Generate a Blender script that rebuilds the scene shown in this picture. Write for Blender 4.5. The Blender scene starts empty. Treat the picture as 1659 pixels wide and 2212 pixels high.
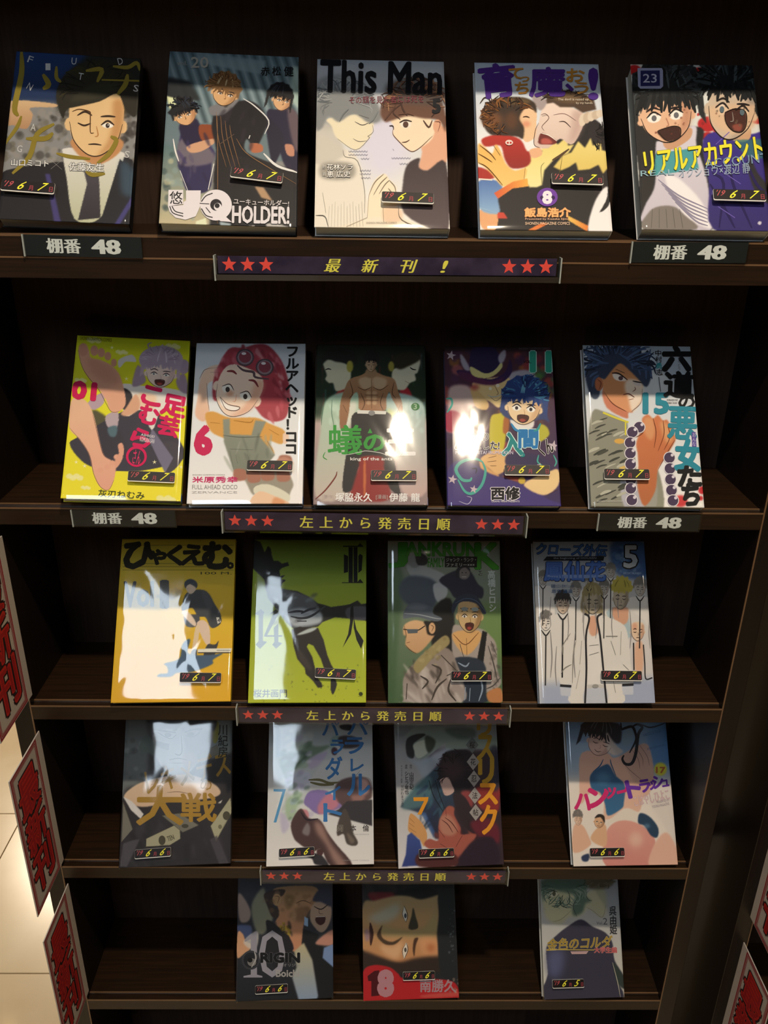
import bpy, bmesh, math, random
import numpy as np
from mathutils import Matrix, Vector, geometry, noise

PI = math.pi
scene = bpy.context.scene
COL = scene.collection

# ---------------------------------------------------------------- camera
CAM = (-0.00528, -0.74706, 0.32422)
PITCH, YAW, ROLL = math.radians(23.546), math.radians(0.699), math.radians(0.7196)
cd = bpy.data.cameras.new('camera')
cd.sensor_fit = 'HORIZONTAL'
cd.sensor_width = 36.0
cd.lens = 1790.0 / 1659.0 * 36.0
cd.clip_start = 0.02
cam = bpy.data.objects.new('camera', cd)
COL.objects.link(cam)
f = Vector((math.sin(YAW) * math.cos(PITCH), math.cos(YAW) * math.cos(PITCH), -math.sin(PITCH)))
r0 = Vector((math.cos(YAW), -math.sin(YAW), 0))
u0 = r0.cross(f)
rt = r0 * math.cos(ROLL) + u0 * math.sin(ROLL)
up = rt.cross(f)
cam.matrix_world = Matrix(((rt.x, up.x, -f.x, CAM[0]), (rt.y, up.y, -f.y, CAM[1]), (rt.z, up.z, -f.z, CAM[2]), (0, 0, 0, 1)))
scene.camera = cam

# ---------------------------------------------------------------- world and exposure
world = bpy.data.worlds.new('world')
scene.world = world
world.use_nodes = True
bg = world.node_tree.nodes['Background']
bg.inputs[0].default_value = (0.55, 0.6, 0.7, 1)
bg.inputs[1].default_value = 0.02
vs = scene.view_settings
vs.view_transform = 'Standard'
vs.look = 'None'
vs.gamma = 1.0
vs.use_curve_mapping = False
vs.exposure = 0.6
scene.cycles.max_bounces = 6
scene.cycles.transparent_max_bounces = 12
scene.cycles.caustics_reflective = False
scene.cycles.caustics_refractive = False

# ceiling lamps of the shop: (x, y, power W) warm downlights and one cool fluorescent panel
FLOOR_Z, CEIL_Z = -1.246, 1.36
DOWNLIGHTS = [(0.16, -0.64, 14.5), (-2.0, 3.2, 34.0), (-1.5, 1.1, 15.0), (1.9, -1.4, 6.0), (-1.9, -1.0, 6.0)]
PANELS = [(-0.60, -1.80, 0.52, 1.20, 6.2)]

# ---------------------------------------------------------------- helpers
def srgb(h):
    h = h.lstrip('#')
    c = [int(h[i:i + 2], 16) / 255 for i in (0, 2, 4)]
    return tuple(x / 12.92 if x <= 0.04045 else ((x + 0.055) / 1.055) ** 2.4 for x in c)

def tag(o, label=None, cat=None, group=None, kind=None):
    if label: o['label'] = label
    if cat: o['category'] = cat
    if group: o['group'] = group
    if kind: o['kind'] = kind
    return o

def empty(name, loc=(0, 0, 0)):
    o = bpy.data.objects.new(name, None)
    o.empty_display_size = 0.03
    o.location = loc
    COL.objects.link(o)
    return o

def link(name, me, m, parent=None):
    o = bpy.data.objects.new(name, me)
    if m and not me.materials: me.materials.append(m)
    COL.objects.link(o)
    if parent: o.parent = parent
    return o

def box_mesh(x0, x1, y0, y1, z0, z1, bev=0.0, seg=1):
    bm = bmesh.new()
    bmesh.ops.create_cube(bm, size=1)
    for v in bm.verts:
        v.co = Vector(((x0 + x1) / 2 + v.co.x * (x1 - x0), (y0 + y1) / 2 + v.co.y * (y1 - y0), (z0 + z1) / 2 + v.co.z * (z1 - z0)))
    if bev:
        bmesh.ops.bevel(bm, geom=bm.edges[:], offset=bev, segments=seg, affect='EDGES', profile=0.6)
    me = bpy.data.meshes.new('box')
    bm.to_mesh(me); bm.free()
    return me

def box(name, b, m, parent=None, bev=0.0, seg=1):
    return link(name, box_mesh(*b, bev, seg), m, parent)

def mat(name, col, rough=0.5, spec=0.5, metal=0.0, emis=None, estr=0, vcol=None, alpha=1):
    m = bpy.data.materials.new(name)
    m.use_nodes = True
    b = m.node_tree.nodes['Principled BSDF']
    if col is not None: b.inputs['Base Color'].default_value = (*(srgb(col) if isinstance(col, str) else col), 1)
    b.inputs['Roughness'].default_value = rough
    b.inputs['Specular IOR Level'].default_value = spec
    b.inputs['Metallic'].default_value = metal
    if emis:
        b.inputs['Emission Color'].default_value = (*srgb(emis), 1)
        b.inputs['Emission Strength'].default_value = estr
    if vcol:
        a = m.node_tree.nodes.new('ShaderNodeVertexColor')
        a.layer_name = vcol
        m.node_tree.links.new(a.outputs[0], b.inputs['Base Color'])
    return m

def wood(name, c1, c2, rough=0.32, axis=0):
    m = mat(name, c1, rough, 0.3)
    nt = m.node_tree; N = nt.nodes; L = nt.links
    tc = N.new('ShaderNodeTexCoord'); mp = N.new('ShaderNodeMapping')
    s = [60, 60, 60]; s[axis] = 2.5
    mp.inputs['Scale'].default_value = s
    nz = N.new('ShaderNodeTexNoise'); nz.inputs['Scale'].default_value = 5; nz.inputs['Detail'].default_value = 5
    cr = N.new('ShaderNodeValToRGB')
    cr.color_ramp.elements[0].position = 0.35; cr.color_ramp.elements[1].position = 0.68
    cr.color_ramp.elements[0].color = (*srgb(c1), 1); cr.color_ramp.elements[1].color = (*srgb(c2), 1)
    L.new(tc.outputs['Object'], mp.inputs[0]); L.new(mp.outputs[0], nz.inputs[0]); L.new(nz.outputs[0], cr.inputs[0])
    L.new(cr.outputs[0], N['Principled BSDF'].inputs['Base Color'])
    bp = N.new('ShaderNodeBump'); bp.inputs['Strength'].default_value = 0.06; bp.inputs['Distance'].default_value = 0.001
    L.new(nz.outputs[0], bp.inputs['Height']); L.new(bp.outputs[0], N['Principled BSDF'].inputs['Normal'])
    return m

def film_mat(name, gain=1.7, rough=0.05, tint=(1, 1, 1)):
    """clear plastic sheet: see-through, with a glossy reflection that follows Fresnel"""
    m = bpy.data.materials.new(name); m.use_nodes = True
    nt = m.node_tree; N = nt.nodes; L = nt.links
    N.remove(N['Principled BSDF'])
    ge = N.new('ShaderNodeNewGeometry'); dt = N.new('ShaderNodeVectorMath'); dt.operation = 'DOT_PRODUCT'
    def ma(op, b=None, clamp=False):
        n = N.new('ShaderNodeMath'); n.operation = op; n.use_clamp = clamp
        if b is not None: n.inputs[1].default_value = b
        return n
    ab = ma('ABSOLUTE'); iv = ma('SUBTRACT'); iv.inputs[0].default_value = 1.0; pw = ma('POWER', 5.0); sc = ma('MULTIPLY_ADD', .96); sc.inputs[2].default_value = .04
    mu = ma('MULTIPLY', gain, True)                       # Schlick's Fresnel, the same from both faces of the sheet
    L.new(ge.outputs['Normal'], dt.inputs[0]); L.new(ge.outputs['Incoming'], dt.inputs[1]); L.new(dt.outputs['Value'], ab.inputs[0])
    L.new(ab.outputs[0], iv.inputs[1]); L.new(iv.outputs[0], pw.inputs[0]); L.new(pw.outputs[0], sc.inputs[0]); L.new(sc.outputs[0], mu.inputs[0])
    tr = N.new('ShaderNodeBsdfTransparent'); tr.inputs[0].default_value = (*tint, 1)
    gl = N.new('ShaderNodeBsdfGlossy'); gl.inputs['Roughness'].default_value = rough
    mx = N.new('ShaderNodeMixShader')
    L.new(mu.outputs[0], mx.inputs[0])
    L.new(tr.outputs[0], mx.inputs[1]); L.new(gl.outputs[0], mx.inputs[2])
    L.new(mx.outputs[0], N['Material Output'].inputs[0])
    return m

M = {}
M['wood'] = wood('dark_wood_laminate', '#1c120c', '#140c08', 0.34, 0)
M['wood_v'] = wood('dark_wood_laminate_upright', '#150d09', '#0f0907', 0.42, 2)
M['fascia'] = wood('shelf_front_laminate', '#29190c', '#1c1209', 0.42, 0)
M['back'] = wood('black_brown_back_panel', '#3a2a20', '#2e2019', 0.9, 2)
M['edge'] = mat('lit_edge_banding', '#6b5038', 0.38, 0.5)  # lighter brown paints the lit line along shelf and panel edges
M['film'] = film_mat('clear_wrap_film', 2.0, 0.055)
M['clear'] = film_mat('clear_acrylic', 0.6, 0.04, (0.98, 0.99, 0.985))
M['acryledge'] = mat('acrylic_cut_edge', '#9aa09c', 0.25, 0.5)
M['black_card'] = mat('black_label_card', '#0b1213', 0.55)
M['print'] = mat('printed_cover', None, 0.55, 0.3, vcol='Col')
M['ink'] = mat('printed_ink', None, 0.6, 0.2, vcol='Col')
M['paper_white'] = mat('white_board', '#e8e6e0', 0.6)
M['sticker'] = mat('black_sticker_face', '#171214', 0.5, 0.3)

def page_mat():
    m = mat('paper_page_edges', '#b9beba', 0.8, 0.2)
    nt = m.node_tree; N = nt.nodes; L = nt.links
    tc = N.new('ShaderNodeTexCoord'); mp = N.new('ShaderNodeMapping'); mp.inputs['Scale'].default_value = (1, 900, 1)
    nz = N.new('ShaderNodeTexNoise'); nz.inputs['Scale'].default_value = 3
    cr = N.new('ShaderNodeValToRGB')
    cr.color_ramp.elements[0].position = 0.35; cr.color_ramp.elements[0].color = (*srgb('#8f9592'), 1)
    cr.color_ramp.elements[1].position = 0.6; cr.color_ramp.elements[1].color = (*srgb('#c9cdc9'), 1)
    L.new(tc.outputs['Object'], mp.inputs[0]); L.new(mp.outputs[0], nz.inputs[0]); L.new(nz.outputs[0], cr.inputs[0])
    L.new(cr.outputs[0], N['Principled BSDF'].inputs['Base Color'])
    return m
M['pages'] = page_mat()

# ---------------------------------------------------------------- lettering
_glyph = {}
def glyphs(s, bold=0.0):
    """triangulated outline of a string in em units from Blender's own font"""
    k = (s, bold)
    if k in _glyph: return _glyph[k]
    c = bpy.data.curves.new('t', 'FONT'); c.body = s; c.resolution_u = 2
    o = bpy.data.objects.new('t', c); COL.objects.link(o)
    bpy.context.view_layer.update()
    me = o.evaluated_get(bpy.context.evaluated_depsgraph_get()).to_mesh()
    V = np.array([tuple(v.co)[:2] for v in me.vertices]).reshape(-1, 2)
    F = [tuple(p.vertices) for p in me.polygons]
    o.to_mesh_clear()
    bpy.data.objects.remove(o); bpy.data.curves.remove(c)
    _glyph[k] = (V, F)
    return V, F

def coloured_mesh(name, V, F, C):
    me = bpy.data.meshes.new(name)
    me.from_pydata([tuple(v) for v in V], [], F)
    ca = me.color_attributes.new('Col', 'FLOAT_COLOR', 'POINT')
    arr = np.ones((len(V), 4), np.float32); arr[:, :3] = C
    ca.data.foreach_set('color', arr.ravel())
    return me

class Ink:
    """flat print made of thin polygons: strokes, filled shapes and letters, each laid over the one before"""
    def __init__(s): s.V = []; s.F = []; s.C = []; s.k = 0
    def heavy(s, V, F, col, b, ux, uy):
        """heavier weight: the same outline laid down again with small shifts"""
        ux = uy = min(abs(ux), abs(uy)) * 1.15
        n = 8 if b > .05 else 6 if b > .025 else 4 if b > .008 else 0
        for i in range(n):
            a = 2 * PI * (i + .5) / n
            s.add(V + np.array([b * .8 * math.cos(a) * ux, b * .8 * math.sin(a) * uy]), F, col, .5)
        if n < 5 or b < .06: s.add(V, F, col, .5)
    def add(s, V, F, col, dk=1.0):
        b = len(s.V); s.k += dk
        c = srgb(col) if isinstance(col, str) else col
        for x, y in V: s.V.append((x, y, s.k)); s.C.append(c)
        s.F += [tuple(i + b for i in f) for f in F]
    def text(s, t, bx, col, bold=0.012, rot=0, shear=0, out=None, ow=0.035):
        if out: s.text(t, bx, out, bold + ow, rot, shear)
        V0, _ = glyphs(t, 0.0)
        V, F = glyphs(t)
        if not len(V0): return
        a, b = V0.min(0), V0.max(0)
        q = (V - a) / np.maximum(b - a, 1e-6) - 0.5
        x0, y0, x1, y1 = bx
        X = q[:, 0] * (x1 - x0); Y = -q[:, 1] * (y1 - y0)
        X = X - shear * Y
        r = math.radians(rot)
        sp = np.maximum(b - a, 1e-6)
        s.heavy(np.stack([(x0 + x1) / 2 + X * math.cos(r) - Y * math.sin(r), (y0 + y1) / 2 + X * math.sin(r) + Y * math.cos(r)], 1), F, col, bold, (x1 - x0) / sp[0], (y1 - y0) / sp[1])
    def column(s, t, bx, col, bold=0.012, drift=0, out=None, ow=0.03, cols=None):
        """vertical Japanese writing, one em box per character"""
        x0, y0, x1, y1 = bx; n = len(t); ch = (y1 - y0) / n
        for i, c in enumerate(t):
            for cc, bb in (((out, bold + ow),) if out else ()) + ((cols[i] if cols else col, bold),):
                V, F = glyphs(c)
                if not len(V): continue
                q = V.copy(); q[:, 0] -= 0.5; q[:, 1] -= 0.38
                if c in 'ー': q = q[:, ::-1] * [1, 1]
                if c in '！!': q[:, 0] += (0.33 if c == '!' else 0)
                s.heavy(np.stack([(x0 + x1) / 2 + drift * i + q[:, 0] * (x1 - x0) * 1.05, y0 + ch * (i + .5) - q[:, 1] * ch * 1.05], 1), F, cc, bb, x1 - x0, ch)
    def stroke(s, pts, w, col, taper=True, smooth=True):
        P = spline(pts, False) if smooth and len(pts) > 2 else np.array(pts, float)
        d = np.gradient(P, axis=0); d /= np.linalg.norm(d, axis=1)[:, None] + 1e-9
        n = np.stack([-d[:, 1], d[:, 0]], 1)
        t = np.linspace(0, 1, len(P))
        ww = w * (0.25 + 0.75 * np.sin(PI * np.clip(t, .02, .98)) ** .5 if taper else np.ones(len(P))) / 2
        V = np.concatenate([P + n * ww[:, None], P - n * ww[:, None]])
        m = len(P)
        s.add(V, [(i, i + 1, m + i + 1, m + i) for i in range(m - 1)], col)
    def fill(s, pts, col, smooth=False):
        P = spline(pts, True) if smooth else np.array(pts, float)
        tr = geometry.tessellate_polygon([[Vector((a, b, 0)) for a, b in P]])
        s.add(P, [tuple(t) for t in tr], col)
    def disc(s, x, y, rx, ry, col, n=20):
        s.fill([(x + rx * math.cos(2 * PI * i / n), y + ry * math.sin(2 * PI * i / n)) for i in range(n)], col)
    def star(s, x, y, r, col, k=0.42, rot=0):
        P = [(x + (r if i % 2 == 0 else r * k) * math.sin(PI * i / 5 + rot), y - (r if i % 2 == 0 else r * k) * math.cos(PI * i / 5 + rot)) for i in range(10)]
        s.add([(x, y)] + P, [(0, i + 1, (i + 1) % 10 + 1) for i in range(10)], col)
    def build(s, name, fn, parent, z0=0.0001, dz=3e-6, m=None):
        if not s.V: return None
        A = np.array(s.V, float)
        return link(name, coloured_mesh(name, fn(A[:, 0], A[:, 1], z0 + dz * A[:, 2]), s.F, np.array(s.C)), m or M['ink'], parent)

def spline(pts, closed=True, n=4):
    P = np.array(pts, float)
    if len(P) < 3: return P
    if closed: Q = np.concatenate([P[-1:], P, P[:2]])
    else: Q = np.concatenate([2 * P[:1] - P[1:2], P, 2 * P[-1:] - P[-2:-1]])
    out = []
    for i in range(1, len(Q) - 2):
        a, b, c, d = Q[i - 1], Q[i], Q[i + 1], Q[i + 2]
        for k in range(n):
            t = k / n
            out.append(0.5 * (2 * b + (c - a) * t + (2 * a - 5 * b + 4 * c - d) * t * t + (3 * b - a - 3 * c + d) * t ** 3))
    if not closed: out.append(P[-1])
    return np.array(out)

def homography(src, dst):
    A = []
    for (x, y), (u, v) in zip(src, dst):
        A.append([x, y, 1, 0, 0, 0, -u * x, -u * y, -u]); A.append([0, 0, 0, x, y, 1, -v * x, -v * y, -v])
    return np.linalg.svd(np.array(A, float))[2][-1].reshape(3, 3)

def apply_h(H, x, y):
    w = H[2, 0] * x + H[2, 1] * y + H[2, 2]
    return (H[0, 0] * x + H[0, 1] * y + H[0, 2]) / w, (H[1, 0] * x + H[1, 1] * y + H[1, 2]) / w

def PT(s):
    if isinstance(s, str):
        a = [float(t) for t in s.split()]
        return list(zip(a[::2], a[1::2]))
    return s

class Art:
    """painting of a cover: soft colour fills go to a fine grid of coloured cover vertices, crisp lines and letters to Ink.
    q = the four cover corners (TL TR BL BR) in the sketch's own drawing units"""
    def __init__(s, q, w, h, bgc, step=0.0008):
        s.q = [(q[0], q[1]), (q[2], q[3]), (q[4], q[5]), (q[6], q[7])]
        uv = [(0, 0), (1, 0), (0, 1), (1, 1)]
        s.H = homography(s.q, uv); Hi = homography(uv, s.q)
        s.w, s.h = w, h
        s.nx, s.ny = int(w / step), int(h / step)
        U, V = np.meshgrid((np.arange(2 * s.nx + 2) - .5) / (2 * s.nx), (np.arange(2 * s.ny + 2) - .5) / (2 * s.ny))
        s.X, s.Y = apply_h(Hi, U, V)
        s.pitch = (q[2] - q[0]) / (2 * s.nx)
        s.I = np.ones(s.X.shape + (3,), np.float32) * np.array(s.c(bgc), np.float32)
        s.ink = Ink()
        s.rng = np.random.RandomState(7)
    def c(s, h):
        h = h.lstrip('#'); return [int(h[i:i + 2], 16) / 255 for i in (0, 2, 4)]
    def comp(s, sl, m, col, a, col2=None, d=(0, 1)):
        C = np.array(s.c(col), np.float32)
        if col2 is not None:
            T = s.X[sl] * d[0] + s.Y[sl] * d[1]; mm = m > .02
            if mm.any():
                lo, hi = T[mm].min(), T[mm].max(); T = np.clip((T - lo) / (hi - lo + 1e-6), 0, 1)[..., None]
                C = C * (1 - T) + np.array(s.c(col2), np.float32) * T
        m = (m * a)[..., None]
        s.I[sl] = s.I[sl] * (1 - m) + C * m
    def blur(s, m, r):
        r = int(r)
        for _ in range(2):
            for ax in (0, 1):
                if r < 1: continue
                c = np.cumsum(np.concatenate([np.repeat(np.take(m, [0], ax), r + 1, ax), m, np.repeat(np.take(m, [-1], ax), r, ax)], ax), ax)
                n = m.shape[ax]
                m = (np.take(c, range(2 * r + 1, 2 * r + 1 + n), ax) - np.take(c, range(0, n), ax)) / (2 * r + 1)
        return m
    def region(s, x0, y0, x1, y1, pad):
        ok = (s.X > x0 - pad) & (s.X < x1 + pad) & (s.Y > y0 - pad) & (s.Y < y1 + pad)
        if not ok.any(): return None
        r = np.where(ok.any(1))[0]; c = np.where(ok.any(0))[0]
        return (slice(r[0], r[-1] + 1), slice(c[0], c[-1] + 1))
    def p(s, pts, col, soft=0, a=1, col2=None, d=(0, 1), smooth=False):
        P = np.array(PT(pts), float)
        if smooth: P = spline(P)
        sl = s.region(P[:, 0].min(), P[:, 1].min(), P[:, 0].max(), P[:, 1].max(), soft * 2 + 4)
        if sl is None: return
        X, Y = s.X[sl], s.Y[sl]; ins = np.zeros(X.shape, bool)
        for i in range(len(P)):
            (xa, ya), (xb, yb) = P[i], P[i - 1]
            if ya == yb: continue
            ins ^= ((ya > Y) != (yb > Y)) & (X < (xb - xa) * (Y - ya) / (yb - ya) + xa)
        m = ins.astype(np.float32)
        if soft: m = s.blur(m, soft / s.pitch)
        s.comp(sl, m, col, a, col2, d)
    def s_(s, pts, col, soft=0, a=1, col2=None, d=(0, 1)): s.p(pts, col, soft, a, col2, d, True)
    def e(s, cx, cy, rx, ry, col, soft=0, a=1, rot=0, col2=None, d=(0, 1)):
        r = math.radians(rot); n = 24
        s.p([(cx + rx * math.cos(t) * math.cos(r) - ry * math.sin(t) * math.sin(r), cy + rx * math.cos(t) * math.sin(r) + ry * math.sin(t) * math.cos(r)) for t in [2 * PI * i / n for i in range(n)]], col, soft, a, col2, d)
    def speck(s, box, n, size, cols, a=0.6, soft=0, asp=1.0, rot=0):
        """scattered dabs of colour inside a box"""
        for i in range(n):
            x = s.rng.uniform(box[0], box[2]); y = s.rng.uniform(box[1], box[3]); k = s.rng.uniform(.4, 1.2)
            s.e(x, y, size * k * asp, size * k, cols[s.rng.randint(len(cols))], soft, a, rot + s.rng.uniform(-25, 25))
    def l(s, pts, w, col, taper=True): s.ink.stroke(PT(pts), w, col, taper)
    def t(s, t, bx, col, bold=0.012, rot=0, shear=0, out=None, ow=0.035): s.ink.text(t, bx, col, bold, rot, shear, out, ow)
    def v(s, t, bx, col, bold=0.012, drift=0, out=None, ow=0.03, cols=None): s.ink.column(t, bx, col, bold, drift, out, ow, cols)
    # generic people
    def face(s, cx, cy, w, h, skin, shade, tilt=0, look=0.0, eye='open', mouth='line', line='#3b2a24', iris='#3a3030', lw=None, brow=True):
        r = math.radians(tilt); lw = lw or max(w * .06, 3)
        T = lambda x, y: (cx + x * w * math.cos(r) - y * h * math.sin(r), cy + x * w * math.sin(r) + y * h * math.cos(r))
        TT = lambda L: [T(a, b) for a, b in L]
        for sx in (-1, 1): s.e(*T(sx * 1.02, .08), w * .16, h * .2, skin, 0, 1, tilt)
        cont = [(-1, -.6), (-1.0, .1), (-.82, .55), (-.4, .92), (0, 1.04), (.4, .92), (.82, .55), (1.0, .1), (1, -.6), (.6, -1), (-.6, -1)]
        s.s_(TT(cont), skin)
        s.s_(TT([(1, -.7), (1.0, .1), (.82, .55), (.4, .92), (.1, 1.03), (.45, .6), (.62, .0), (.6, -.7)]), shade, w * .1, .75)
        s.l(TT([(-1.0, .0), (-.82, .55), (-.4, .92), (0, 1.04), (.4, .92), (.82, .55), (1.0, .0)]), lw * .7, line)
        for sx in (-1, 1):
            ex = sx * .44 + look * .22; k = 1 - .18 * look * sx
            if eye == 'open' or (eye == 'wink' and sx > 0):
                s.e(*T(ex, .06), w * .21 * k, h * .078, '#f2efe8', 0, 1, tilt)
                s.ink.disc(*T(ex + look * .08, .065), w * .075, h * .075, iris); s.ink.disc(*T(ex + look * .08 + .02, .045), w * .02, h * .02, '#e8e4e0')
                s.l(TT([(ex - .25, .06), (ex, -.08), (ex + .25, .04)]), lw * 1.3, line)
            elif eye == 'wide':
                s.e(*T(ex, .04), w * .27, h * .19, '#f2efe8', 0, 1, tilt)
                s.ink.disc(*T(ex, .06), w * .10, h * .11, iris)
                s.l(TT([(ex - .29, .02), (ex, -.17), (ex + .29, .0)]), lw * 1.2, line)
            else:
                s.l(TT([(ex - .25, .03), (ex, .1), (ex + .25, .02)]), lw * 1.2, line)
            if brow: s.l(TT([(ex - .28, -.2), (ex, -.28 + (.05 * sx)), (ex + .28, -.22)]), lw * 1.3, line)
        s.l(TT([(.02 + look * .2, .1), (.1 + look * .28, .38), (-.02 + look * .2, .43)]), lw * .8, shade if lw > 6 else line)
        if mouth == 'line': s.l(TT([(-.25 + look * .15, .68), (look * .15, .66), (.25 + look * .15, .68)]), lw, line)
        elif mouth == 'smile': s.l(TT([(-.3 + look * .15, .62), (look * .15, .74), (.3 + look * .15, .6)]), lw, line)
        elif mouth == 'open':
            s.s_(TT([(-.34, .5), (0, .44), (.34, .5), (.3, .78), (0, .92), (-.3, .78)]), '#4a1c18')
            s.s_(TT([(-.2, .76), (0, .68), (.2, .76), (0, .88)]), '#a04038')
            s.l(TT([(-.34, .5), (0, .44), (.34, .5), (.3, .78), (0, .92), (-.3, .78), (-.34, .5)]), lw * .8, line)
        elif mouth == 'grin':
            s.s_(TT([(-.4, .5), (.4, .5), (.2, .82), (-.2, .82)]), '#f4f0ea')
            s.l(TT([(-.4, .5), (0, .56), (.4, .5), (.2, .82), (-.2, .82), (-.4, .5)]), lw * .8, line)
    def strands(s, cx, cy, rx, ry, cols, n=40, a0=180, a1=360, w=10, out=1.15, seed=1, curl=.25, inner=.62):
        """locks of hair sweeping from the crown to past the outline"""
        R = random.Random(seed)
        for i in range(n):
            a = math.radians(R.uniform(a0, a1)); k = R.uniform(.85, out); b = a + R.uniform(-curl, curl)
            P = [(cx + rx * r * math.cos(t), cy + ry * r * math.sin(t)) for r, t in ((inner * R.uniform(.6, 1.2), a - .3 * (b - a)), (.86 * k, a + .4 * (b - a)), (k, b + (b - a) * .4))]
            s.l(P, w * R.uniform(.5, 1.3), R.choice(cols))
    def folds(s, box, n, w, cols, ang=90, seed=1, ln=.3):
        """soft creases of cloth: tapered curved strokes"""
        R = random.Random(seed); L_ = ln * min(box[2] - box[0], box[3] - box[1]) * 1.6
        for i in range(n):
            x, y = R.uniform(box[0], box[2]), R.uniform(box[1], box[3]); a = math.radians(ang + R.uniform(-28, 28)); l_ = L_ * R.uniform(.4, 1)
            c = R.uniform(-.3, .3) * l_
            s.e(x, y, w * R.uniform(.5, 1.4), l_ * .6, R.choice(cols), w * .5, .6, math.degrees(a) - 90)
    def hair(s, cx, cy, w, h, col, hi, tilt=0, n=7, fringe=-.25, side=.4, seed=1, spike=.14):
        """cap of hair with a jagged fringe over a face of the same centre and size"""
        R = random.Random(seed); r = math.radians(tilt)
        T = lambda x, y: (cx + x * w * math.cos(r) - y * h * math.sin(r), cy + x * w * math.sin(r) + y * h * math.cos(r))
        P = []
        m = 14
        for i in range(m + 1):
            a = PI * (1 + i / m); k = 1.22 + (spike if i % 2 else -.02) * R.uniform(.6, 1.4)
            P.append(T(k * math.cos(a), -.25 + 1.1 * k * math.sin(a)))
        P.append(T(1.2, side)); P.append(T(1.0, side * .6))
        for i in range(n * 2 + 1):
            x = .95 - 1.9 * i / (n * 2)
            P.append(T(x - (.06 if i % 2 else 0), (fringe + R.uniform(-.08, .14) + .12 * abs(x)) if i % 2 else fringe - .2 + .1 * abs(x)))
        P.append(T(-1.0, side * .6)); P.append(T(-1.2, side))
        s.p(P, col)
        for i in range(n + 3):
            x = R.uniform(-.85, .85)
            s.l([T(x * .8, fringe - .35), T(x * .95, fringe - .1), T(x * 1.02 + R.uniform(-.12, .12), fringe + R.uniform(.02, .22))], w * .11, col)
        for i in range(5):
            x = R.uniform(-.8, .8)
            s.l([T(x * .6, -1.25), T(x * .95, -.85), T(x * 1.1, -.5)], w * .07, hi)

# ---------------------------------------------------------------- cover drawings (generic figures, titles as printed; some grounds painted cooler on top, as shelf shade)
def a1(A):
    A.p('0 100 1300 100 1300 620 0 560', '#1c3a6e', 30, 1, '#1a2c50')
    A.speck((0, 620, 620, 1150), 90, 34, ['#77736c', '#4a4742', '#98928a', '#2e2b28', '#5d5748'], .55, 6)
    A.speck((1080, 700, 1260, 1100), 30, 30, ['#3a3634', '#6c6660', '#201c1c'], .6, 6)
    A.p('780 150 1260 190 1250 700 500 640 540 380', '#1f2019', 25, .95)
    A.s_('40 590 180 560 480 590 485 620 270 625 290 690 250 800 190 810 120 780 60 780 30 700', '#d9b78d', 3, 1, '#b58a66')
    A.s_('-30 1230 400 1120 640 1100 1080 1060 1200 1180 1180 1700 -40 1640', '#1b1a20', 3)
    A.s_('560 1050 600 980 1060 1010 1090 1090 1040 1250 890 1600 660 1610 590 1250', '#dcdad6', 3, 1, '#b9bc9e')
    A.p('740 1180 830 1230 870 1190 880 1300 890 1600 690 1620 770 1300', '#47434c', 4, 1, '#2b2830')
    A.p('1060 1080 1190 1180 1170 1690 880 1660', '#181a24', 4)
    A.s_('1080 1090 1180 1180 1180 1400 1080 1380 1060 1200', '#3c5a70', 25, .7)
    A.p('400 1210 440 1210 540 1640 480 1640', '#3f3a72', 5)
    A.p('1190 1370 1170 1480 1060 1660 1010 1660', '#403c78', 5)
    A.s_('640 900 1060 900 1050 1030 860 1130 700 1050', '#c08a5a', 6)
    A.face(850, 760, 235, 285, '#e3bf8c', '#b9834f', 3, 0, 'wink', 'line', '#3a2a20')
    A.s_('520 640 500 470 620 290 860 200 1100 250 1220 460 1200 700 1110 640 1040 500 880 570 660 620 590 640 560 720', '#26231a', 4)
    A.strands(860, 480, 350, 300, ['#1c1a14', '#38351f', '#2c2a1e'], 46, 170, 350, 12, 1.0, 3)
    A.s_('620 560 820 420 1040 400 1010 480 800 560', '#3a3a28', 20, .6)
    A.l('640 660 700 640 790 660 800 700 800 840 830 850', 10, '#5a3a22')
    g = '#8a7a2c'
    for P, w in (('190 130 190 330 130 620 160 700', 52), ('190 700 150 800 40 950', 34), ('380 330 430 420 380 460', 50), ('500 260 500 360 540 400', 34),
                 ('760 300 900 290 860 400', 42), ('900 380 1240 390', 34), ('1130 330 1110 420 1040 510', 44), ('1000 260 1130 270 1210 230 1240 300', 36),
                 ('230 900 400 900 470 850', 46), ('480 770 330 860 260 1060 110 1210', 46), ('500 1030 620 1060 800 1080', 34), ('760 1190 820 1220 930 1210', 40), ('980 880 1030 920 960 1040 860 1120', 44)):
        A.l(P, w, g)
    for ch, x, y, rr in (('F', 270, 200, 20), ('U', 655, 215, 5), ('D', 1065, 215, -15), ('A', 295, 800, 5), ('G', 175, 990, 12), ('S', 1125, 1040, 10), ('S', 1205, 455, 10), ('I', 425, 265, 0), ('N', 265, 440, 30), ('T', 715, 350, 10)):
        A.t(ch, (x - 22, y - 30, x + 22, y + 30), '#c9c9c9', 0, rr)
    A.t('山口ミコト', (100, 1085, 430, 1145), '#f0f0ee', .01, 2, 0, '#3a3a3a', .05)
    A.t('佐藤友生', (610, 1115, 920, 1190), '#f0f0ee', .01, 2, 0, '#3a3a3a', .05)
    A.l('440 1080 550 1175', 4, '#aaa'+'aaa'); A.l('550 1090 450 1170', 4, '#aaaaaa')

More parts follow.
